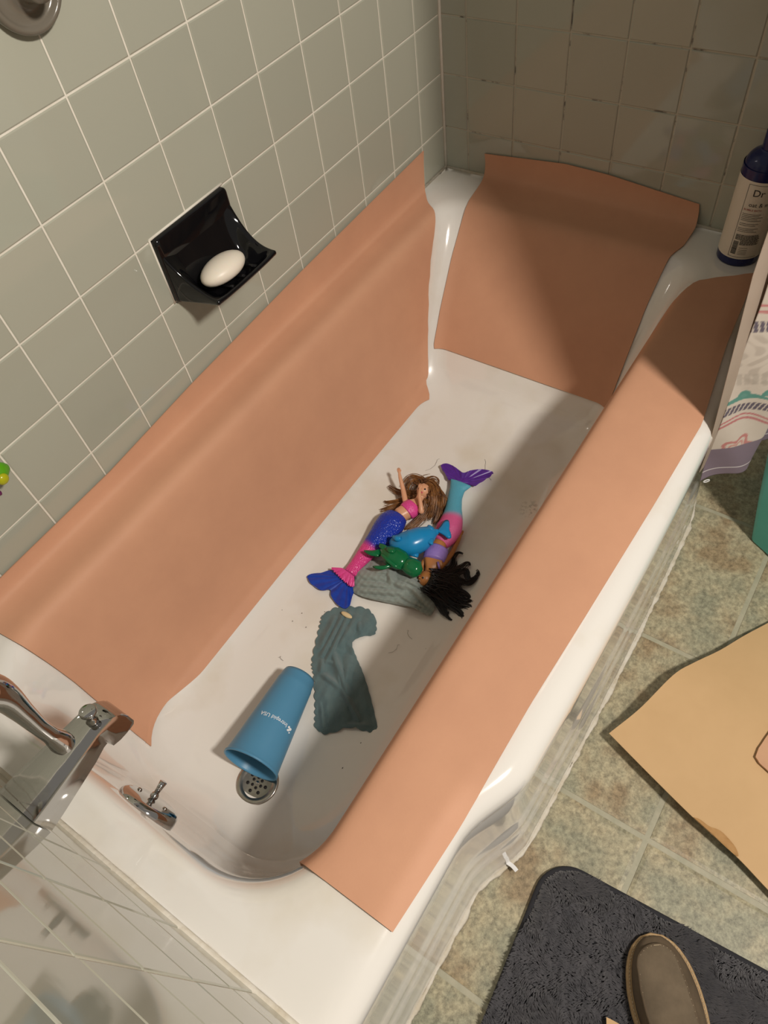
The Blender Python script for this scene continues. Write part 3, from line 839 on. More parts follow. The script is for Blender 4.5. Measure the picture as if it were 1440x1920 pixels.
tag(o, 'crumpled pale sage wash cloth bunched under the green and blue toys', 'wash cloth')

# ------------------------------------------------------------------ mermaid dolls
M['skin1'] = mat('light_doll_skin', (.68, .36, .21), .35, sss=.1)
M['skin2'] = mat('tan_doll_skin', (.42, .17, .05), .38, sss=.1)
M['pink'] = mat('hot_pink_vinyl', (.72, .07, .30), .3, bump=.5, bscale=260, bdist=.003)
M['lav'] = mat('lavender_vinyl', (.26, .17, .50), .4, bump=.3, bscale=160, bdist=.003)
M['fin_blue'] = mat('royal_blue_fin', (.010, .055, .42), .22, col2=(.008, .035, .30), nscale=40, spec=.6)
M['fin_purple'] = mat('purple_fin', (.075, .018, .24), .3, col2=(.11, .025, .30), nscale=50)
M['hair1'] = mat('auburn_doll_hair', (.095, .036, .010), .33, col2=(.27, .115, .032), nscale=90, spec=.6)
M['hair2'] = mat('black_doll_hair', (.006, .005, .006), .28, spec=.6)
M['lips'] = mat('doll_lips', (.55, .05, .12), .3); M['eye'] = mat('doll_eye', (.02, .012, .01), .2); M['eyewhite'] = mat('doll_eye_white', (.8, .75, .7), .3)
def scale_mat(name, rough=.2, vs=330, strength=.9):
    m = attr_mat(name, rough); nt = m.node_tree; N = nt.nodes; L = nt.links; b = N['Principled BSDF']
    tc = N.new('ShaderNodeTexCoord'); vo = N.new('ShaderNodeTexVoronoi'); vo.inputs['Scale'].default_value = vs
    L.new(tc.outputs['Object'], vo.inputs['Vector'])
    bp = N.new('ShaderNodeBump'); bp.inputs['Strength'].default_value = strength; bp.inputs['Distance'].default_value = .0016
    L.new(vo.outputs['Distance'], bp.inputs['Height']); L.new(bp.outputs[0], b.inputs['Normal']); return m
M['tail_scales'] = scale_mat('mermaid_tail_scales'); M['tail_glitter'] = scale_mat('glitter_mermaid_tail', .35, 700, .4)
def fin(name, outline, rootpt, zf, m, parent, nr=16, th=.0022, wave=.0018, ribs=9):
    """fluted fan from rootpt out to an outline of photo positions"""
    O = catmull([c4(*p, 0)[:2] if False else p for p in outline], 64)
    G = []
    for i in range(64):
        row = []
        for j in range(nr):
            t = j / (nr - 1) * .985 + .015; q = np.array(rootpt) * (1 - t) + O[i] * t
            z = zf(t) + wave * t * math.sin(i / 63 * math.pi * 2 * ribs)
            row.append(c4(q[0], q[1], z))
        G.append(row)
    o = sheet(name, G, th, m, parent, smooth=True); return o
FZ = .0590
# --- doll with auburn hair
d1 = empty('mermaid_doll', (*c4(560, 600, FZ)[:2], FZ))
tag(d1, 'mermaid doll with auburn hair, pink top and blue and pink scaly tail', 'doll')
path = [(655, 470), (625, 505), (585, 560), (535, 620), (480, 680), (430, 740), (385, 795), (345, 850)]
rad1 = [78, 92, 90, 76, 60, 50, 42, 46]; k4 = .000325
P = [c4(u, v, FZ + r * k4 * .72 + .001) for (u, v), r in zip(path, rad1)]
V, F = tube(P, np.array(rad1) * k4, 22, flat=.72, res=46)
o = add('tail', V, F, M['tail_scales'], d1); fix_normals(o)
t = np.repeat(np.linspace(0, 1, 46), 22)
f = sm(.50, .60, t)[:, None]
paint(o, np.array([.010, .038, .40]) * (1 - f) + np.array([.70, .06, .26]) * f)
out1 = [(330, 850), (235, 828), (150, 845), (65, 862), (68, 895), (105, 935), (160, 962), (216, 958), (222, 1005), (262, 1058), (312, 1086), (346, 1058), (364, 990), (374, 930), (360, 880)]
fin('tail_fin', out1, (335, 875), lambda t: FZ + .010 - .005 * t, M['fin_blue'], d1, ribs=11, wave=.0014)
fr = [(330, 820)]
fo = [(222, 812), (260, 850), (292, 882), (322, 908), (348, 930), (374, 934)]
fo = catmull(fo, 27)
for i in range(27): fo[i] += np.array([-.6, .8]) * (7 if i % 2 else -3)
G = []
for i in range(27):
    row = []
    base = np.array([300, 812]) * (1 - i / 26) + np.array([376, 868]) * i / 26
    for j in range(7):
        q = base * (1 - j / 6) + fo[i] * (j / 6); row.append(c4(q[0], q[1], FZ + .022 - .006 * j / 6 + .0012 * math.sin(i * 1.3) * j / 6))
    G.append(row)
sheet('tail_frill', G, .002, M['pink'], d1)
# body: torso, neck, head, arms as one skin
zb = FZ + .020
J = dict(pel=c4(668, 468, zb), waist=c4(700, 445, zb + .001), chest=c4(752, 412, zb + .004), upch=c4(778, 388, zb + .004), neck=c4(808, 358, zb + .002), head0=c4(830, 322, zb + .004), head=c4(848, 285, zb + .007),
         shl=c4(722, 372, zb + .004), ell=c4(706, 285, zb + .012), wrl=c4(684, 195, zb + .026), hal=c4(676, 150, zb + .032),
         shr=c4(808, 398, zb + .004), elr=c4(832, 438, zb + .014), wrr=c4(815, 320, zb + .030), har=c4(820, 255, zb + .033))
names = list(J); idx = {n_: i for i, n_ in enumerate(names)}
E_ = [('pel', 'waist'), ('waist', 'chest'), ('chest', 'upch'), ('upch', 'neck'), ('neck', 'head0'), ('head0', 'head'), ('upch', 'shl'), ('shl', 'ell'), ('ell', 'wrl'), ('wrl', 'hal'), ('upch', 'shr'), ('shr', 'elr'), ('elr', 'wrr'), ('wrr', 'har')]
Rr = dict(pel=.021, waist=.0165, chest=(.0205, .017), upch=.014, neck=.0058, head0=.0115, head=.0160, shl=.0068, ell=.0054, wrl=.0040, hal=.0022, shr=.0068, elr=.0054, wrr=.0040, har=.0022)
V, F = skin_body([J[n_] for n_ in names], [(idx[a], idx[b]) for a, b in E_], [Rr[n_] for n_ in names])
parts = [(V, F)]
for hp, wp in (('hal', 'wrl'), ('har', 'wrr')):          # fingers
    d = J[hp] - J[wp]; d /= np.linalg.norm(d); s = np.cross(d, (0, 0, 1)); s /= np.linalg.norm(s)
    for k in range(4):
        b_ = J[hp] - d * .004 + s * (k - 1.5) * .0015
        parts.append(tube([b_, b_ + d * .005 + s * (k - 1.5) * .0004, b_ + d * (.0085 + .001 * (k in (1, 2)))], [.0011, .001, .0006], 6))
    b_ = J[hp] - d * .006; parts.append(tube([b_, b_ + s * .0035 + d * .003, b_ + s * .0045 + d * .006], [.0013, .0011, .0007], 6))
hc = np.array(c4(846, 290, zb + .008))
fdir = c4(790, 262, .1) - c4(848, 285, .1); fdir /= np.linalg.norm(fdir); fup = c4(862, 240, .1) - c4(848, 285, .1); fup /= np.linalg.norm(fup); fout = np.array([-.50, -.36, .79])
face = fdir * .30 + fout * .95; face /= np.linalg.norm(face)
parts.append(tube([hc + face * .012 + fup * .003, hc + face * .017 - fup * .001, hc + face * .0155 - fup * .0035], [.0012, .0020, .0014], 8))
parts.append(ellipsoid(c4(846, 290, zb + .008), (.0165, .0150, .0160), 20, 14))
V, F = merge(parts); body = add('body', V, F, M['skin1'], d1); 
sidev = np.cross(face, fup); sidev /= np.linalg.norm(sidev)
for s in (-1, 1):
    dn = face + sidev * s * .40 + fup * .18; dn /= np.linalg.norm(dn); ec = hc + dn * .0146
    ew = add('eye', *ellipsoid(ec, (.0026, .0026, .0026), 10, 8), M['eyewhite'], body)
    add('iris', *ellipsoid(ec + dn * .0014, (.0021,) * 3, 10, 8), M['eye'], ew)
dn = face - fup * .42; dn /= np.linalg.norm(dn)
add('lips', *ellipsoid(hc + dn * .0155, (.0022, .0028, .0016), 10, 8), M['lips'], body)
# bandeau top
P = [c4(726, 432, zb + .003), c4(750, 413, zb + .004), c4(774, 393, zb + .004)]
V, F = tube(P, [.0195, .0212, .0188], 24, flat=.86, res=10); o = add('bandeau_top', V, F, M['pink'], d1); fix_normals(o)
def locks(name, paths, m, parent, per=16, r0=.0010, b0=.006, b1=.0015, seed=1, segs=16):
    """locks of hair: every lock is a bundle of strands along one path of (u, v, height) points"""
    rg = np.random.default_rng(seed); parts = []
    for path in paths:
        C = catmull([c4(u, v, FZ + .001 + z_) for u, v, z_ in path], segs); T = np.gradient(C, axis=0); T /= np.linalg.norm(T, axis=1, keepdims=True)
        t_ = np.linspace(0, 1, segs)[:, None]
        side_ = np.cross(T, (0, 0, 1)); side_ /= np.linalg.norm(side_, axis=1, keepdims=True) + 1e-9
        for k in range(per):
            o1, o2 = rg.normal(0, 1, 2); ph = rg.random() * 6
            P = C + side_ * (o1 * (b0 * (1 - t_) + b1 * t_)) + np.array([0, 0, 1.]) * (o2 * (b0 * (1 - t_) + b1 * t_) * .45) + side_ * .0008 * np.sin(t_ * 7 + ph)
            e_ = max(5, int(segs * (1 - .25 * rg.random() ** 2))); P = P[:e_]
            P[:, 2] = np.maximum(P[:, 2], FZ + .0014)
            parts.append(tube(P, r0 * np.linspace(1.15, .4, e_) * (.7 + .6 * rg.random()), 5))
    V, F = merge(parts); return add(name, V, F, m, parent)
V, F = ellipsoid(c4(912, 296, zb + .004), (.0150, .0150, .0150), 20, 14)
add('hair_cap', V, F, M['hair1'], d1)
H1 = [[(885, 238, .034), (935, 290, .030), (950, 390, .020), (930, 480, .010), (905, 525, .004)], [(900, 262, .038), (918, 340, .030), (905, 430, .016), (870, 495, .006)],
      [(885, 240, .034), (960, 310, .022), (982, 385, .010), (955, 455, .004)], [(890, 245, .030), (975, 330, .016), (996, 390, .008), (955, 475, .004), (930, 505, .003)],
      [(905, 320, .034), (895, 390, .022), (862, 450, .012), (850, 500, .005)], [(870, 350, .022), (850, 430, .012), (780, 500, .006), (700, 562, .003)],
      [(875, 370, .020), (840, 455, .010), (775, 528, .005), (728, 556, .003)], [(880, 238, .030), (908, 222, .026), (932, 232, .022), (925, 262, .016)],
      [(852, 234, .034), (900, 246, .036), (930, 300, .030), (916, 385, .018)], [(862, 240, .036), (905, 262, .039), (915, 335, .031), (900, 405, .018)], [(900, 300, .034), (930, 380, .020), (915, 450, .008)]]
locks('hair', H1, M['hair1'], d1, per=26, b0=.0048, b1=.0026, seed=3)
H1b = [[(850, 310, .012), (780, 312, .010), (690, 300, .008), (640, 280, .006), (595, 245, .003)], [(840, 320, .010), (760, 345, .008), (680, 362, .006), (605, 368, .004), (568, 358, .003)],
       [(840, 330, .010), (760, 370, .007), (670, 385, .005), (590, 410, .003), (538, 426, .002)], [(830, 340, .008), (740, 385, .006), (650, 420, .004), (590, 442, .002)], [(850, 300, .012), (780, 330, .010), (720, 335, .008), (660, 345, .005)]]
locks('side_locks', H1b, M['hair1'], d1, per=22, b0=.0060, b1=.0016, seed=4)
H1c = [[(872, 245, .026), (838, 206, .018), (790, 194, .010), (742, 220, .006), (722, 270, .004), (742, 312, .004)], [(868, 240, .024), (820, 198, .014), (762, 188, .008), (716, 228, .005), (690, 275, .003)],
       [(860, 238, .024), (850, 208, .014), (905, 192, .006)], [(810, 240, .016), (772, 228, .012), (742, 278, .008), (768, 322, .006), (802, 332, .006)], [(830, 230, .018), (780, 215, .010), (735, 250, .006), (752, 300, .005)], [(850, 225, .016), (800, 240, .010), (760, 300, .006)]]
locks('loose_curls', H1c, M['hair1'], d1, per=9, b0=.0035, b1=.0028, r0=.0008, seed=9, segs=20)

# --- doll with black hair
d2 = empty('mermaid_doll', (*c4(1040, 420, FZ)[:2], FZ))
tag(d2, 'mermaid doll with black curly hair, lavender top and glittery pink, aqua and purple tail', 'doll')
path = [(950, 640), (985, 600), (1015, 545), (1035, 480), (1045, 410), (1055, 340), (1072, 280), (1095, 235)]
rad2 = [58, 74, 82, 68, 52, 46, 50, 74]
P = [c4(u, v, FZ + min(r, 60) * k4 * .75 + .001) for (u, v), r in zip(path, rad2)]
V, F = tube(P, np.array(rad2) * k4, 22, flat=[.8, .8, .75, .75, .75, .7, .5, .22], res=46)
o = add('tail', V, F, M['tail_glitter'], d2); fix_normals(o)
t = np.repeat(np.linspace(0, 1, 46), 22); f = sm(.40, .50, t)[:, None]
paint(o, np.array([.60, .10, .27]) * (1 - f) + np.array([.085, .36, .50]) * f)
out2 = [(1012, 214), (985, 165), (960, 118), (1000, 104), (1055, 128), (1110, 166), (1165, 150), (1240, 143), (1310, 160), (1296, 185), (1250, 215), (1192, 252)]
fin('tail_fin', out2, (1100, 232), lambda t: FZ + .010 - .003 * t + .010 * max(0, t - .4), M['fin_purple'], d2, ribs=12, wave=.0012)
zb = FZ + .019
J = dict(pel=c4(955, 632, zb), waist=c4(940, 665, zb), chest=c4(918, 725, zb + .002), upch=c4(900, 785, zb + .002), neck=c4(880, 832, zb + .001), head0=c4(868, 862, zb + .001), head=c4(862, 890, zb + .002),
         shr=c4(962, 800, zb), elr=c4(1032, 715, zb - .006), wrr=c4(1080, 620, zb - .008), har=c4(1100, 570, zb - .006),
         shl=c4(850, 755, zb - .002), ell=c4(834, 800, zb - .006), wrl=c4(838, 840, zb - .006))
names = list(J); idx = {n_: i for i, n_ in enumerate(names)}
E_ = [('pel', 'waist'), ('waist', 'chest'), ('chest', 'upch'), ('upch', 'neck'), ('neck', 'head0'), ('head0', 'head'), ('upch', 'shr'), ('shr', 'elr'), ('elr', 'wrr'), ('wrr', 'har'), ('upch', 'shl'), ('shl', 'ell'), ('ell', 'wrl')]
Rr = dict(pel=.019, waist=.0160, chest=(.0200, .016), upch=.0155, neck=.0060, head0=.011, head=.0150, shr=.0068, elr=.0054, wrr=.0040, har=.0022, shl=.0062, ell=.0054, wrl=.004)
V, F = skin_body([J[n_] for n_ in names], [(idx[a], idx[b]) for a, b in E_], [Rr[n_] for n_ in names])
parts = [(V, F)]
d = J['har'] - J['wrr']; d /= np.linalg.norm(d); s = np.cross(d, (0, 0, 1)); s /= np.linalg.norm(s)
for k in range(4):
    b_ = J['har'] - d * .004 + s * (k - 1.5) * .0015
    parts.append(tube([b_, b_ + d * .005 + s * (k - 1.5) * .0004, b_ + d * .009], [.0011, .001, .0006], 6))
b_ = J['har'] - d * .006; parts.append(tube([b_, b_ - s * .0035 + d * .003, b_ - s * .0045 + d * .006], [.0013, .0011, .0007], 6))
hc2 = np.array(c4(858, 882, zb + .003)); face2 = np.array(c4(820, 880, .1) - c4(862, 890, .1)); face2 /= np.linalg.norm(face2); face2 = face2 * .62 + np.array([-.50, -.36, .79]) * .78; face2 /= np.linalg.norm(face2)
fup2 = c4(880, 930, .1) - c4(862, 880, .1); fup2 /= np.linalg.norm(fup2)
parts.append(tube([hc2 + face2 * .012, hc2 + face2 * .0175 - fup2 * .002, hc2 + face2 * .015 - fup2 * .004], [.0012, .002, .0014], 8))
parts.append(ellipsoid(c4(858, 882, zb + .003), (.0160, .0150, .0155), 20, 14))
V, F = merge(parts); body2 = add('body', V, F, M['skin2'], d2)
side2 = np.cross(face2, fup2); side2 /= np.linalg.norm(side2)
for s in (-1, 1):
    dn = face2 + side2 * s * .40 + fup2 * .18; dn /= np.linalg.norm(dn); ec = hc2 + dn * .0142
    ew = add('eye', *ellipsoid(ec, (.0026,) * 3, 10, 8), M['eyewhite'], body2)
    add('iris', *ellipsoid(ec + dn * .0014, (.0021,) * 3, 10, 8), M['eye'], ew)
dn = face2 - fup2 * .42; dn /= np.linalg.norm(dn)
add('lips', *ellipsoid(hc2 + dn * .0150, (.0022, .0028, .0016), 10, 8), M['lips'], body2)
P = [c4(938, 684, zb + .003), c4(922, 722, zb + .004), c4(910, 760, zb + .004)]
V, F = tube(P, [.0222, .0232, .0212], 30, flat=.82, res=9)
o = add('bandeau_top', V, F, M['lav'], d2); fix_normals(o)
# pleated upper hem
G = []
for i in range(41):
    s = -1 + i / 20; row = []
    for j in range(4):
        q = np.array([936, 688]) * 1.0 + np.array([66, 18]) * s + np.array([8, -22]) * (j / 3 + .12 * (i % 4 > 1))
        row.append(c4(q[0], q[1], zb + .0215 - .018 * s * s + .001 * (i % 4 > 1)))
    G.append(row)
sheet('pleated_hem', G, .0014, M['lav'], d2)
V, F = tube([c4(940, 770, zb + .014), c4(945, 795, zb + .013), c4(950, 815, zb + .008)], .0022, 8); add('strap', V, F, M['lav'], d2)
add('hair_cap', *ellipsoid(c4(912, 908, zb + .001), (.0170, .0170, .0150), 20, 14), M['hair2'], d2)
H2 = [[(900, 870, .030), (980, 850, .022), (1040, 795, .012), (1050, 735, .008), (1078, 706, .005), (1118, 716, .003)], [(900, 870, .028), (990, 842, .020), (1045, 802, .010), (1062, 755, .005)],
      [(910, 880, .030), (1010, 850, .022), (1100, 800, .012), (1142, 778, .008), (1158, 800, .004)], [(920, 890, .030), (1030, 860, .020), (1120, 830, .012), (1132, 862, .008), (1152, 892, .006), (1190, 880, .005), (1215, 842, .004), (1195, 814, .003)],
      [(920, 900, .030), (1040, 880, .020), (1100, 902, .012), (1152, 912, .008), (1198, 875, .005), (1212, 830, .003)], [(900, 900, .032), (1000, 910, .022), (1090, 912, .012), (1114, 880, .006)],
      [(900, 910, .030), (1000, 940, .020), (1080, 960, .012), (1130, 985, .008), (1152, 1010, .005), (1128, 1032, .003)], [(890, 920, .030), (980, 960, .020), (1060, 1000, .012), (1120, 1030, .008), (1170, 1036, .005), (1204, 1052, .003)],
      [(890, 920, .028), (960, 980, .018), (1040, 1040, .010), (1100, 1060, .007), (1160, 1080, .005), (1190, 1120, .004), (1188, 1165, .003), (1212, 1166, .002)], [(880, 920, .028), (950, 1000, .018), (1020, 1060, .010), (1080, 1100, .007), (1112, 1150, .005), (1080, 1180, .003), (1048, 1170, .002)],
      [(870, 925, .024), (930, 1000, .016), (970, 1070, .008), (1000, 1132, .005), (1042, 1166, .003)], [(870, 920, .022), (920, 990, .014), (950, 1060, .008), (978, 1112, .005), (1000, 1122, .004), (1012, 1098, .003)]]
locks('hair', H2, M['hair2'], d2, per=22, b0=.0055, b1=.0009, seed=5, segs=26)
H2b = [[(900, 900, .034), (970, 930, .026), (1040, 955, .014)], [(890, 910, .032), (960, 960, .022), (1030, 1025, .010)], [(900, 890, .034), (980, 890, .026), (1070, 890, .012)], [(880, 915, .028), (950, 985, .018), (1005, 1060, .008)],
       [(900, 900, .030), (1000, 975, .018), (1085, 1055, .006)], [(900, 905, .028), (980, 985, .014), (1050, 1080, .004)], [(905, 880, .032), (1000, 870, .022), (1080, 850, .010)], [(895, 905, .026), (970, 1010, .012), (1020, 1080, .004)], [(930, 900, .03), (1030, 930, .018), (1100, 985, .006)], [(1000, 860, .014), (1060, 840, .010), (1100, 860, .006)]]
locks('hair_mass', H2b, M['hair2'], d2, per=42, b0=.0100, b1=.0040, r0=.0012, seed=6, segs=12)

# ------------------------------------------------------------------ bath animals
zc = FZ + .041
wh = empty('toy_whale', (*c4(790, 640, FZ)[:2], FZ + .01)); tag(wh, 'sky blue vinyl whale bath toy lying between the two dolls', 'toy')
P = [c4(618, 628, zc - .004), c4(640, 634, zc - .003), c4(690, 645, zc), c4(760, 640, zc + .002), c4(830, 610, zc + .003), c4(890, 580, zc + .003), c4(925, 568, zc + .002), c4(945, 560, zc + .002)]
V, F = tube(P, np.array([14, 42, 68, 84, 76, 50, 22, 12]) * .00033, 24, flat=.9, res=44); o = add('body', V, F, M['whale'], wh); fix_normals(o)
def flat_fin(name, pts, z, th, m, parent, rise=0):
    poly = catmull(list(pts) + [pts[0]], 33)[:-1]; c_ = poly.mean(axis=0); V = []; n = len(poly)
    for k, (sc_, dz) in enumerate(((1, 0), (.75, th * .5), (0.02, th * .6))): V += [c4(*(c_ + (p - c_) * sc_), z + dz + rise * 0) for p in poly]
    for k, (sc_, dz) in enumerate(((.75, -th * .5), (0.02, -th * .6))): V += [c4(*(c_ + (p - c_) * sc_), z + dz) for p in poly]
    F = []
    for a, b in ((0, 1), (1, 2), (3, 0), (4, 3)):
        for k in range(n): F.append((a * n + k, a * n + (k + 1) % n, b * n + (k + 1) % n, b * n + k))
    o = add(name, V, F, m, parent); fix_normals(o); return o
flat_fin('fluke', [(925, 562), (958, 525), (985, 488), (1012, 488), (1020, 520), (1018, 548), (1028, 575), (1030, 606), (1008, 612), (975, 588), (945, 572)], zc + .004, .006, M['whale'], wh)
flat_fin('flipper', [(748, 690), (800, 690), (812, 705), (806, 738), (775, 735), (735, 715)], zc - .004, .010, M['whale'], wh)
flat_fin('flipper', [(858, 600), (905, 606), (908, 650), (895, 655), (862, 632)], zc + .010, .008, M['whale'], wh)
flat_fin('dorsal_fin', [(858, 545), (872, 520), (892, 522), (915, 542), (900, 560)], zc + .012, .008, M['whale'], wh)
for du, dv in ((668, 602), (676, 612)):
    pass
V, F = tube([c4(640, 600, zc + .014), c4(665, 612, zc + .0205), c4(690, 610, zc + .0235)], [.004, .0065, .004], 12, res=10); add('eye_bump', V, F, M['whale'], wh)
tz = FZ + .044
tu = empty('toy_turtle', (*c4(680, 760, FZ)[:2], FZ + .018)); tag(tu, 'dark green vinyl sea turtle bath toy lying on the sage cloth', 'toy')
P = [c4(555, 690, tz - .006), c4(590, 705, tz - .003), c4(640, 735, tz), c4(690, 760, tz + .001), c4(725, 780, tz - .002), c4(760, 800, tz), c4(800, 822, tz), c4(830, 835, tz - .003)]
V, F = tube(P, np.array([20, 46, 66, 62, 46, 54, 54, 20]) * .00033, 24, flat=[.7, .8, .85, .8, .85, .9, .9, .9], res=46); o = add('body', V, F, M['turtle'], tu); fix_normals(o)
flat_fin('flipper', [(548, 680), (500, 690), (440, 690), (462, 716), (500, 730), (550, 730)], tz - .002, .006, M['turtle'], tu)
flat_fin('flipper', [(545, 640), (580, 650), (620, 680), (600, 705), (565, 690), (540, 665)], tz + .002, .008, M['turtle'], tu)
flat_fin('flipper', [(610, 775), (580, 792), (500, 796), (520, 815), (570, 822), (630, 800), (640, 785)], tz + .002, .006, M['turtle'], tu)
flat_fin('shell_plate', [(590, 672), (630, 675), (658, 690), (640, 712), (600, 700)], tz + .018, .008, M['turtle'], tu)
V, F = tube([c4(560, 720, tz + .008), c4(600, 755, tz + .010), c4(650, 795, tz + .008), c4(690, 815, tz + .002)], [.003, .0045, .0045, .002], 10, res=20); add('shell_rim', V, F, M['turtle'], tu)

# loose hairs and specks on the basin floor
parts = []
for (u, v, a, L__) in [(1010, 820, .5, 30), (905, 860, 1.2, 40), (1030, 830, .2, 16), (800, 880, -.6, 34), (730, 1222, -.5, 26), (520, 1230, .5, 14), (930, 1010, 1.4, 40), (985, 1050, 1.5, 30), (690, 905, -.8, 18), (760, 1180, .9, 20), (500, 1545, .8, 10)]:
    q = [at(u + L__ * k / 5 * math.cos(a) + 4 * math.sin(k * 1.1 + a), v + L__ * k / 5 * math.sin(a) + 3 * math.cos(k + a), .0602) for k in range(6)]
    parts.append(tube(q, .00022, 4))
for k in range(46):
    u, v = random.choice([(740, 1340), (480, 1180), (560, 1150), (1000, 960), (650, 1500), (700, 1420), (520, 1560), (850, 1180)]); u += random.gauss(0, 26); v += random.gauss(0, 26)
    parts.append(ellipsoid(at(u, v, .0600), (.0008 + .0008 * random.random(), .0007, .0004), 6, 4))
V, F = merge(parts)
o = add('hair_and_specks', V, F, M['hairline']); tag(o, 'loose hairs and dark specks scattered over the tub floor', 'debris', kind='stuff')

# ------------------------------------------------------------------ shower curtain and liner
def curtain_path():
    pts = [(.990, -.800), (1.020, -.830), (1.056, -.860), (1.082, -.852), (1.095, -.832), (1.112, -.830), (1.122, -.850), (1.150, -.868), (1.180, -.846), (1.205, -.822), (1.232, -.838), (1.255, -.860), (1.285, -.840), (1.31, -.818), (1.34, -.84), (1.37, -.858), (1.40, -.835), (1.425, -.82), (1.455, -.84), (1.478, -.85)]
    return catmull(pts, 700)
CP = curtain_path(); seg = np.r_[0, np.cumsum(np.linalg.norm(np.diff(CP, axis=0), axis=1))]; TOT = seg[-1]
us = np.r_[np.linspace(0, .20, 100, endpoint=False), np.linspace(.20, TOT, 90)]
ZH = .240; ZC = 2.0
vs = np.r_[np.linspace(0, .56, 300, endpoint=False), np.linspace(.56, ZC - ZH, 40)]
cxs = np.interp(us, seg, CP[:, 0]); cys = np.interp(us, seg, CP[:, 1])
U, Vv = np.meshgrid(us, vs, indexing='ij')
def cpattern(u, v):
    """printed bands: plum hem, rosettes, arcs, dashes, teal scrolls, beige motifs"""
    base = np.array([.62, .55, .47]); C = np.ones((*u.shape, 3)) * base
    def put(mask, col):
        mk = np.clip(mask, 0, 1)[..., None]; C[:] = C * (1 - mk) + np.array(col) * mk
    hem = .072
    vv = np.mod(v - hem, .285); uu = u
    noise = .5 + .5 * np.sin(uu * 190 + 3 * np.sin(vv * 90)) * np.sin(vv * 160 + 2 * np.sin(uu * 70))
    b = sm(.118, .13, vv) * (1 - sm(.215, .228, vv)); put(b * sm(.5, .75, noise) * .55, (.42, .36, .30))
    dl = np.abs(np.mod(uu / .0125 + vv * 20, 1) - .5); put(sm(.42, .30, dl) * sm(.128, .132, vv) * (1 - sm(.150, .154, vv)) * .6, (.44, .39, .33))
    arch = vv - .040 - .020 * np.cos((uu - .035) * 33)
    for k_, wd in ((0, .0030), (.0085, .0022)): put(sm(wd, wd * .6, np.abs(arch - k_)), (.50, .19, .19))
    star = np.hypot(uu - .045, (vv + .008) * 1.1); ang = np.arctan2(vv + .008, uu - .045)
    rr_ = .026 + .006 * np.cos(5 * ang); put(sm(.0045, .003, np.abs(star - rr_)), (.52, .22, .20)); put(sm(.003, .0018, np.abs(star - rr_ * .6)), (.56, .28, .24))
    dash = vv - .070 - .014 * np.cos((uu - .035) * 26); m_ = np.abs(np.mod(uu / .0082 - dash * 40, 1) - .5); put(sm(.40, .30, m_) * sm(.0085, .0070, np.abs(dash)), (.13, .11, .14))
    w_ = .100 + .006 * np.sin((uu - .01) * 62); put(sm(.0042, .0030, np.abs(vv - w_) - .0015 * np.sin(uu * 62)), (.12, .30, .25))
    for uc in (.026, .064, .128): 
        q = np.hypot(uu - uc, vv - .108); put(sm(.0042, .003, np.abs(q - .007)) * (vv > .104), (.12, .30, .25)); put(sm(.005, .004, q - .0), (.14, .32, .27))
    vv2 = vv - .235
    m2_ = np.abs(np.mod(uu / .0085 + vv2 * 30, 1) - .5); put(sm(.40, .30, m2_) * sm(.0095, .008, np.abs(vv2)), (.13, .11, .14))
    for k_ in (.020, .030): put(sm(.0028, .0018, np.abs(vv2 - k_ - .004 * np.cos(uu * 40))), (.52, .22, .21))
    put((v < hem).astype(float), (.21, .165, .205))
    put(((v < .019) & (v > .0175)).astype(float), (.7, .66, .66))
    return C
cc = cpattern(U, Vv)
X = np.zeros((len(us), len(vs), 3))
for i in range(len(us)):
    f = sm(.0, .1, vs)
    lean = .010 * np.sin(vs * 3 + us[i] * 9) * np.minimum(vs * 2, 1)
    X[i, :, 0] = cxs[i] + .115 * np.minimum(vs, .5) * np.exp(-us[i] * 9) + .003 * np.sin(vs * 40 + us[i] * 50) * np.exp(-vs * 3)
    X[i, :, 1] = cys[i] + .035 * np.minimum(vs, .5) * np.exp(-us[i] * 9) + lean * np.exp(-us[i] * 12) * .3 + .0025 * np.sin(vs * 31 + us[i] * 80) * np.exp(-vs * 2)
    X[i, :, 2] = ZH + vs + .012 * us[i] * (us[i] < .1) + .004 * np.sin(us[i] * 55) * np.exp(-vs * 8)
M['curtain'] = attr_mat('printed_curtain_fabric', .75, bump=.25, bscale=70, translucent=.12)
cu = empty('shower_curtain', (1.2, -.835, ZH)); tag(cu, 'printed cream shower curtain with plum hem bunched at the far end of the tub', 'curtain')
V = X.reshape(-1, 3); o = add('curtain_fabric', V, grid_faces(len(us), len(vs)), M['curtain'], cu); paint(o, cc.reshape(-1, 3))
md = o.modifiers.new('thickness', 'SOLIDIFY'); md.thickness = .0008
p = np.array([.999, -.8085, ZH - .004])
V, F = tube([p + np.array([.004 * math.cos(a), -.004 * math.cos(a), .003 * math.sin(a)]) for a in np.linspace(0, 2 * math.pi, 13)], .0009, 6)
add('hem_weight', V, F, M['paper'], cu)
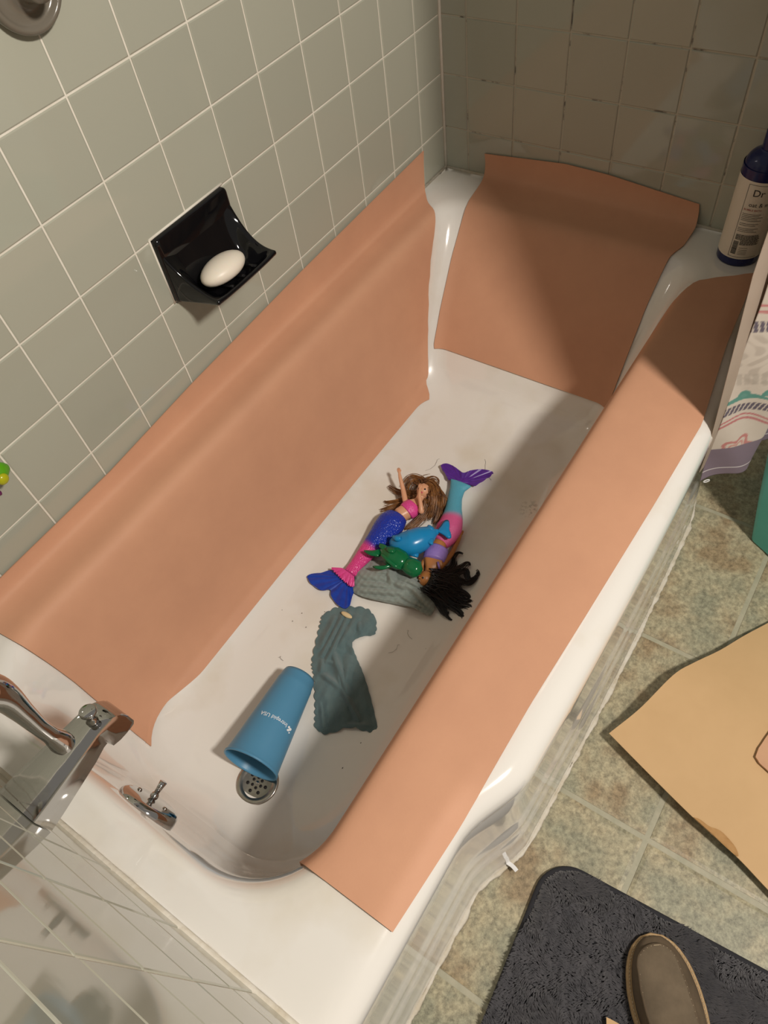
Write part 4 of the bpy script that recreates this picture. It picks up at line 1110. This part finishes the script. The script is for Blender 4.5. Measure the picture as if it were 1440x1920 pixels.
# liner
M['liner'] = mat('taupe_vinyl_liner', (.60, .50, .41), .45, col2=(.55, .45, .36), nscale=8)
_nt = M['liner'].node_tree; _t = _nt.nodes.new('ShaderNodeBsdfTranslucent'); _t.inputs[0].default_value = (.60, .50, .41, 1)
_m = _nt.nodes.new('ShaderNodeMixShader'); _m.inputs[0].default_value = .4
_nt.links.new(_nt.nodes['Principled BSDF'].outputs[0], _m.inputs[1]); _nt.links.new(_t.outputs[0], _m.inputs[2]); _nt.links.new(_m.outputs[0], _nt.nodes['Material Output'].inputs['Surface'])
pts = [(1.000, -.7985), (1.02, -.8015), (1.05, -.8055), (1.09, -.815), (1.12, -.805), (1.16, -.815), (1.2, -.805), (1.25, -.812), (1.3, -.80), (1.36, -.808), (1.42, -.80), (1.47, -.805)]
LP = catmull(pts, 80); G = []
for i in range(80):
    row = []
    for z in np.r_[np.linspace(.27, .9, 26), np.linspace(1.0, 2.0, 8)]:
        k = np.interp(z, [.27, .33, .65, 2.0], [0, 0, 1.0, 1.3]) * math.exp(-i / 14)
        row.append((LP[i, 0] - .018 + .012 * k, LP[i, 1] + .004 + .026 * k + .022 * float(sm(.40, .7, z)) * (1 - math.exp(-i / 12)), z))
    G.append(row)
o = sheet('curtain_liner', G, .0006, M['liner']); tag(o, 'plain taupe curtain liner hanging between the printed curtain and the tub', 'curtain liner')

# ------------------------------------------------------------------ teal tote
ca = np.array([-.45, -.89]); ca /= np.linalg.norm(ca); cbv = np.array([.89, -.45]); cbv /= np.linalg.norm(cbv)
K0 = np.array([1.101, -.914]); LA_, LB_ = .34, .26
tt = empty('storage_tote', (*(K0 + ca * .17 + cbv * .13), 0)); tag(tt, 'teal plastic tote standing on the floor beyond the tan board', 'tote')
def tote_ring(f, z, r, inset=0):
    fa = .022 * f; fb = .014 * f; P = []
    for (a_, b_, a0) in ((LA_ + fa - r - inset, LB_ + fb - r - inset, 0), (-fa * 2.1 + r + inset, LB_ + fb - r - inset, 90), (-fa * 2.1 + r + inset, -fb * .6 + r + inset, 180), (LA_ + fa - r - inset, -fb * .6 + r + inset, 270)):
        for k in range(7):
            an = math.radians(a0 + 15 * k); q = K0 + ca * (a_ + r * math.cos(an)) + cbv * (b_ + r * math.sin(an)); P.append(np.array([q[0], q[1], z]))
    return P
TH = .232
V, F = loft([tote_ring(0, .0005, .012, .006), tote_ring(0, .004, .014), tote_ring(.5, TH * .5, .016), tote_ring(.95, TH - .004, .018), tote_ring(1.0, TH, .018, .001), tote_ring(1.0, TH, .018, .003), tote_ring(.5, TH * .5, .016, .004), tote_ring(0, .008, .014, .006)], True, True)
o = add('tote_body', V, F, M['tote'], tt); fix_normals(o); sharp(o, 40)
for s_ in (.10, .24):
    V, F = tube([np.array([*(K0 + ca * s_ - cbv * .001), .01]), np.array([*(K0 + ca * s_ - cbv * .006), TH - .03])], .0035, 8); add('rib', V, F, M['tote'], tt)

# ------------------------------------------------------------------ kraft board on the floor
def board(name, corner, e1, e2, l1, l2, zf, th, m, label, cat, n=40, r=0.0):
    G = []
    for i in range(n):
        row = []
        for j in range(n):
            u, v = i / (n - 1), j / (n - 1)
            p = np.array(corner) + np.array(e1) * l1 * u + np.array(e2) * l2 * v
            row.append((p[0], p[1], zf(u, v)))
        G.append(row)
    o = sheet(name, G, th, m); tag(o, label, cat); return o
def curve_board():
    zt = lambda u, v: .018 + .030 * math.sin(math.pi * min(u * .8 + .15, 1)) * (1 - .4 * v) + .014 * math.sin(u * 5 + .8) * (1 - v) ** 2 + .004 * math.sin(v * 6) - .008 * (1 - u) * (1 - v)
    n = 46; top = [(1142, 1375), (1200, 1328), (1262, 1266), (1300, 1243), (1350, 1219), (1395, 1192), (1440, 1168), (1490, 1141)]
    low = [(1142, 1375), (1220, 1454), (1300, 1533), (1380, 1605), (1440, 1668), (1530, 1760)]
    G = []
    E1 = catmull([at(*p, max(zt(k / (len(top) - 1), 0), .006))[:2] for k, p in enumerate(top)], n); E2 = catmull([at(*p, max(zt(0, k / (len(low) - 1)), .006))[:2] for k, p in enumerate(low)], n)
    for i in range(n):
        row = []
        for j in range(n):
            u, v = i / (n - 1), j / (n - 1)
            q = E1[i] + E2[j] - E1[0]
            row.append((q[0], q[1], max(zt(u, v), .006)))
        G.append(row)
    return G
KG = curve_board()
kb = sheet('kraft_board', KG, .0028, M['kraft'], flip=True)
tag(kb, 'large sheet of kraft-coloured leather board curling up from the bathroom floor', 'board')
KGn = np.array(KG)
def board_z(x, y):
    d = (KGn[..., 0] - x) ** 2 + (KGn[..., 1] - y) ** 2; return KGn[..., 2].flat[d.argmin()]
# dark damp stain on its near edge
st = catmull([(1300, 1532), (1312, 1536), (1330, 1549), (1350, 1557), (1366, 1572), (1380, 1590), (1384, 1606), (1366, 1593), (1340, 1568), (1320, 1550), (1300, 1532)], 40)[:-1]
V = []
for s_ in (1.0, .5):
    c_ = st.mean(axis=0)
    for p in st:
        q = c_ + (p - c_) * s_; w_ = at(q[0], q[1], .016); z_ = board_z(w_[0], w_[1]); w_ = at(q[0], q[1], z_ + .0012); V.append(w_)
n = len(st); F = [(k, (k + 1) % n, n + (k + 1) % n, n + k) for k in range(n)] + [tuple(range(n, 2 * n))]
add('damp_stain', V, F, M['stain'], kb)
# smaller offcut lying on the board
G = []
for i in range(14):
    row = []
    for j in range(14):
        u, v = i / 13, j / 13
        q = np.array([1405, 1425]) + np.array([75, -108]) * u + np.array([85, 72]) * v
        if i < 2 and j < 2: q += np.array([3, 0]) * (2 - i) * (2 - j) * .5
        w_ = at(q[0], q[1], .035); z_ = board_z(w_[0], w_[1]); row.append((w_[0], w_[1], z_ + .0045 + .004 * u * v))
    G.append(row)
o = sheet('leather_offcut', G, .003, M['kraft_pink']); tag(o, 'smaller pinkish leather offcut lying on the kraft board', 'leather piece')
# another scrap at the mat
G = []
for i in range(10):
    row = []
    for j in range(10):
        u, v = i / 9, j / 9
        q = np.array([1137, 1907]) + np.array([62, 30]) * u * (1 - .15 * u) + np.array([2, 110]) * v + np.array([0, 8]) * u * u
        w_ = at(q[0], q[1], .030); row.append((w_[0], w_[1], .0290 + .004 * u * (1 - v)))
    G.append(row)
o = sheet('kraft_offcut', G, .0018, M['kraft']); tag(o, 'small kraft offcut on the charcoal mat beside the shoe', 'leather piece')

# ------------------------------------------------------------------ bath mat
MA = np.array([.366, -.838]); ma = math.radians(4.0)
mx_ = np.array([-math.cos(ma), -math.sin(ma)])        # along the tub, towards the viewer
my_ = np.array([math.sin(ma), -math.cos(ma)])         # into the room
LX, LY, RC = .52, .80, .055
def mat_pt(a, b): return MA + mx_ * a + my_ * b
def rrect(ins, n=9):
    P = []; r = RC - ins
    for ca_, cb_, a0 in ((RC, RC, 180), (LX - RC, RC, 270), (LX - RC, LY - RC, 0), (RC, LY - RC, 90)):
        for k in range(n + 1):
            an = math.radians(a0 + 90 * k / n); P.append(mat_pt(ca_ + r * math.cos(an), cb_ + r * math.sin(an)))
    return P
bmat = empty('bath_mat', (*mat_pt(LX / 2, LY / 2), 0)); tag(bmat, 'charcoal plush bath mat with rounded corner beside the tub', 'bath mat')
V, F = loft([[np.array([*p, z]) for p in rrect(i_)] for i_, z in ((.003, .0004), (0, .003), (.0, .008), (.004, .011), (.012, .012))])
o = add('backing', V, F, M['mat_base'], bmat); fix_normals(o)
def inside(a, b, ins=.006):
    ca_ = np.clip(a, RC, LX - RC); cb_ = np.clip(b, RC, LY - RC)
    return np.hypot(a - ca_, b - cb_) < RC - ins
nb = 120000; a = rng.random(nb) * .50; b = rng.random(nb) * .62; ok = inside(a, b); a = a[ok]; b = b[ok]
def vnoise(x, y, s, sd):
    g = np.random.default_rng(sd).random((64, 64)); x = x * s; y = y * s; i = np.floor(x).astype(int); j = np.floor(y).astype(int); fx = sm(0, 1, x - i); fy = sm(0, 1, y - j)
    G_ = lambda p, q: g[p % 64, q % 64]
    return (G_(i, j) * (1 - fx) + G_(i + 1, j) * fx) * (1 - fy) + (G_(i, j + 1) * (1 - fx) + G_(i + 1, j + 1) * fx) * fy
ang = 6.0 * vnoise(a, b, 14, 1) + 2.0 * vnoise(a, b, 60, 2) + 2.2
ln = .0062 + .003 * rng.random(len(a)); wdt = .0007 + .0005 * rng.random(len(a)); hgt = .006 + .0045 * vnoise(a, b, 150, 3) + .0015 * rng.random(len(a))
base = MA + a[:, None] * mx_ + b[:, None] * my_
dx = np.cos(ang)[:, None] * mx_ + np.sin(ang)[:, None] * my_; px_ = -np.sin(ang)[:, None] * mx_ + np.cos(ang)[:, None] * my_
B0 = np.column_stack([base - px_ * wdt[:, None], np.full(len(a), .0095)]); B1 = np.column_stack([base + px_ * wdt[:, None], np.full(len(a), .0095)])
mid = base + dx * (ln * .35)[:, None]
M0 = np.column_stack([mid - px_ * wdt[:, None] * 1.1, .0095 + hgt * .8]); M1 = np.column_stack([mid + px_ * wdt[:, None] * 1.1, .0095 + hgt * .8])
Tp = np.column_stack([base + dx * ln[:, None], .0095 + hgt])
nbl = len(a); V = np.empty((nbl * 5, 3)); 
for k, q in enumerate((B0, B1, M1, M0, Tp)): V[k::5] = q
me = bpy.data.meshes.new('pile')
i0 = np.arange(nbl) * 5
quads = np.column_stack([i0, i0 + 1, i0 + 2, i0 + 3]); tris = np.column_stack([i0 + 3, i0 + 2, i0 + 4])
F = quads.tolist() + tris.tolist()
o = add('pile', V, F, M['pile'], bmat, smooth=True); o['kind'] = 'stuff'

# ------------------------------------------------------------------ shoe
SD = np.array([.81, .586]); SD /= np.linalg.norm(SD); SP = np.array([-SD[1], SD[0]])
TOE = np.array([.342, -1.008]); MZ = .0165
sh = empty('shoe', (*(TOE - SD * .14), MZ)); tag(sh, 'taupe suede moccasin shoe with stitched tan welt standing on the mat', 'shoe')
Ls = .285
def sole_half(s, side):
    """half width of the sole at distance s behind the toe, inner (+1) and outer (-1) side"""
    t_ = [0, .004, .012, .025, .045, .07, .095, .125, .165, .21, .245, .268, .280, .285]
    o_ = [0, .016, .027, .0365, .0445, .049, .0505, .049, .042, .036, .036, .031, .020, 0]
    i_ = [0, .015, .026, .0355, .0430, .0470, .0470, .043, .034, .031, .034, .030, .020, 0]
    return 1.05 * np.interp(s, t_, i_ if side > 0 else o_)
def shoe_pt(s, y, z): q = TOE - SD * s + SP * y; return np.array([q[0], q[1], z])
ss = np.r_[np.array([0, .0015, .004, .008, .014, .022]), np.linspace(.032, .262, 28), np.array([.270, .277, .282, .285])]
def outline(off):
    L_ = [(s, sole_half(s, 1) + 0) for s in ss]; R_ = [(s, -sole_half(s, -1)) for s in ss[::-1][1:-1]]
    P = np.array(L_ + R_); c_ = np.array([.14, 0])
    d = np.gradient(np.vstack([P[-1], P, P[0]]), axis=0)[1:-1]; nrm = np.column_stack([d[:, 1], -d[:, 0]]); nrm /= np.linalg.norm(nrm, axis=1, keepdims=True) + 1e-9
    if ((P + nrm * .01 - c_) ** 2).sum() < ((P - c_) ** 2).sum(): nrm = -nrm
    return P + nrm * off
def sring(off, z): return [shoe_pt(p[0], p[1], z) for p in outline(off)]
V, F = loft([sring(-.002, MZ), sring(0, MZ + .002), sring(.0, MZ + .010), sring(-.001, MZ + .0115)])
so = add('sole', V, F, M['sole'], sh); fix_normals(so); sharp(so, 45)
V, F = loft([sring(-.0005, MZ + .0105), sring(-.0005, MZ + .0125), sring(-.0015, MZ + .0135)])
we = add('welt', V, F, M['sole'], sh); fix_normals(we); sharp(we, 45)
stp = outline(-.0035); seg_ = np.vstack([stp, stp[:1]]); dl = np.r_[0, np.cumsum(np.linalg.norm(np.diff(seg_, axis=0), axis=1))]; parts = []
for k in range(int(dl[-1] / .0045)):
    q = [np.array([np.interp(k * .0045 + e_, dl, seg_[:, 0]), np.interp(k * .0045 + e_, dl, seg_[:, 1])]) for e_ in (0, .0015, .003)]
    parts.append(tube([shoe_pt(q[0][0], q[0][1], MZ + .0136), shoe_pt(q[1][0], q[1][1], MZ + .0142), shoe_pt(q[2][0], q[2][1], MZ + .0136)], .0005, 5))
V, F = merge(parts); add('welt_stitching', V, F, M['thread'], we)
# upper: sections across the foot
def crest(s): return MZ + np.interp(s, [0, .01, .03, .06, .10, .13, .16, .20, .285], [.020, .030, .040, .047, .056, .066, .078, .080, .075])
secs = []; NS = 23
us_ = np.r_[.0062, .009, .014, .021, .030, np.linspace(.042, .15, 12)]
for s in us_:
    wi = max(sole_half(s, 1) - .0065, .002); wo = max(sole_half(s, -1) - .0065, .002); r_ = []
    zc_ = crest(s)
    for k in range(NS):
        a_ = math.pi * k / (NS - 1); c_ = math.cos(a_)
        yo_ = .012 * min(1, wi / .035); y = yo_ + (wi - yo_) * abs(c_) ** .75 if c_ >= 0 else yo_ - (wo + yo_) * abs(c_) ** .75
        z = MZ + .012 + (zc_ - MZ - .012) * math.sin(a_) ** (.62 if c_ >= 0 else .85)
        r_.append(shoe_pt(s, y, z))
    secs.append(r_)
V = np.array([p for r_ in secs for p in r_]); F = []
for i in range(len(secs) - 1):
    for k in range(NS - 1): a_ = i * NS + k; F.append((a_, a_ + 1, a_ + NS + 1, a_ + NS))
F.append(tuple(range(NS)))
up = add('toe_upper', V, F, M['suede_dark'], sh); fix_normals(up)
md = up.modifiers.new('thickness', 'SOLIDIFY'); md.thickness = .0015; md.offset = -1
# raised moccasin plate
def plate_half(s, side): return sole_half(s, side) * (.76 if side > 0 else .52) - .002
ps = np.r_[.0185, .0195, .022, .026, .032, .040, np.linspace(.05, .15, 14)]
G = []
for s in ps:
    k_ = math.sqrt(max(0, 1 - max(0, (.045 - s) / .0268) ** 2)) if s < .045 else 1
    wi = plate_half(max(s, .045), 1) * k_; wo = plate_half(max(s, .045), -1) * k_; row = []
    for k in range(17):
        y = wi + (-wo - wi) * k / 16; n_ = y / (wi if y > 0 else wo) if (wi if y > 0 else wo) > 1e-6 else 0
        yo_ = .012 * min(1, (sole_half(s, 1) - .0065) / .035); full = (sole_half(s, 1) - .0065 - yo_) if y > yo_ else (sole_half(s, -1) - .0065 + yo_)
        c_ = min(abs(y - yo_) / max(full, .001), .98) ** (1 / .75)
        z = MZ + .012 + (crest(s) - MZ - .012) * math.sin(math.acos(c_)) ** (.62 if y > yo_ else .85) + .0022
        row.append(shoe_pt(s, y, z + .0011 * math.sin(s * 300 + 60 * y) * (s > .055) * (1 - n_ * n_)))
    G.append(row)
vp = sheet('vamp', G, .003, M['suede'], sh, flip=True)
Gv = np.array(G); edge = [Gv[i, 0] for i in range(len(ps) - 1, -1, -1)] + [Gv[0, k] for k in range(1, 16)] + [Gv[i, -1] for i in range(len(ps))]
edge = catmull(edge, 120)
edge[:, 2] += .0008
V, F = tube(edge, .0030, 10); add('seam_roll', V, F, M['suede_dark'], sh)
parts = []
for k in range(2, 118, 2):
    d_ = edge[k + 1] - edge[k - 1]; d_ /= np.linalg.norm(d_); parts.append(tube([edge[k] + np.array([0, 0, .0024]) - d_ * .0008, edge[k] + np.array([0, 0, .0028]), edge[k] + np.array([0, 0, .0024]) + d_ * .0008], .0004, 4))
V, F = merge(parts); add('seam_stitching', V, F, M['thread'], sh)
V, F = loft([sring(-.008, MZ + .0125), sring(-.008, MZ + .0150), sring(-.010, MZ + .0155)]); o = add('insole', V, F, M['suede_dark'], sh); fix_normals(o)
# quarters, collar and tongue behind the vamp
secs = []
for s in np.linspace(.145, .278, 16):
    wi = max(sole_half(s, 1) - .006, .004); wo = max(sole_half(s, -1) - .006, .004); r_ = []
    op = sm(.15, .18, s); zc_ = MZ + np.interp(s, [.145, .2, .278], [.070, .062, .070])
    for k in range(11):
        t_ = k / 10; r_.append(shoe_pt(s, wi * (1 - .18 * t_ ** 2), MZ + .012 + (zc_ - MZ - .012) * t_))
    for k in range(11):
        t_ = 1 - k / 10; r_.append(shoe_pt(s, -wo * (1 - .18 * t_ ** 2), MZ + .012 + (zc_ - MZ - .012) * t_))
    secs.append(r_)
V = np.array([p for r_ in secs for p in r_]); F = []; n = 22
for i in range(len(secs) - 1):
    for k in range(n - 1):
        if k == 10: continue
        a_ = i * n + k; F.append((a_, a_ + 1, a_ + n + 1, a_ + n))
L0 = (len(secs) - 1) * n
for k in range(10): F.append((L0 + k, L0 + k + 1, L0 + n - 2 - k, L0 + n - 1 - k))
o = add('quarters', V, F, M['suede_dark'], sh); fix_normals(o); md = o.modifiers.new('thickness', 'SOLIDIFY'); md.thickness = .002
G = [[shoe_pt(s, y, crest(min(s, .16)) + .004 - (abs(y) / .03) ** 2 * .012 + max(0, s - .15) * .35) for y in np.linspace(.026, -.028, 9)] for s in np.linspace(.135, .195, 8)]
sheet('tongue', G, .003, M['suede'], sh, flip=True)
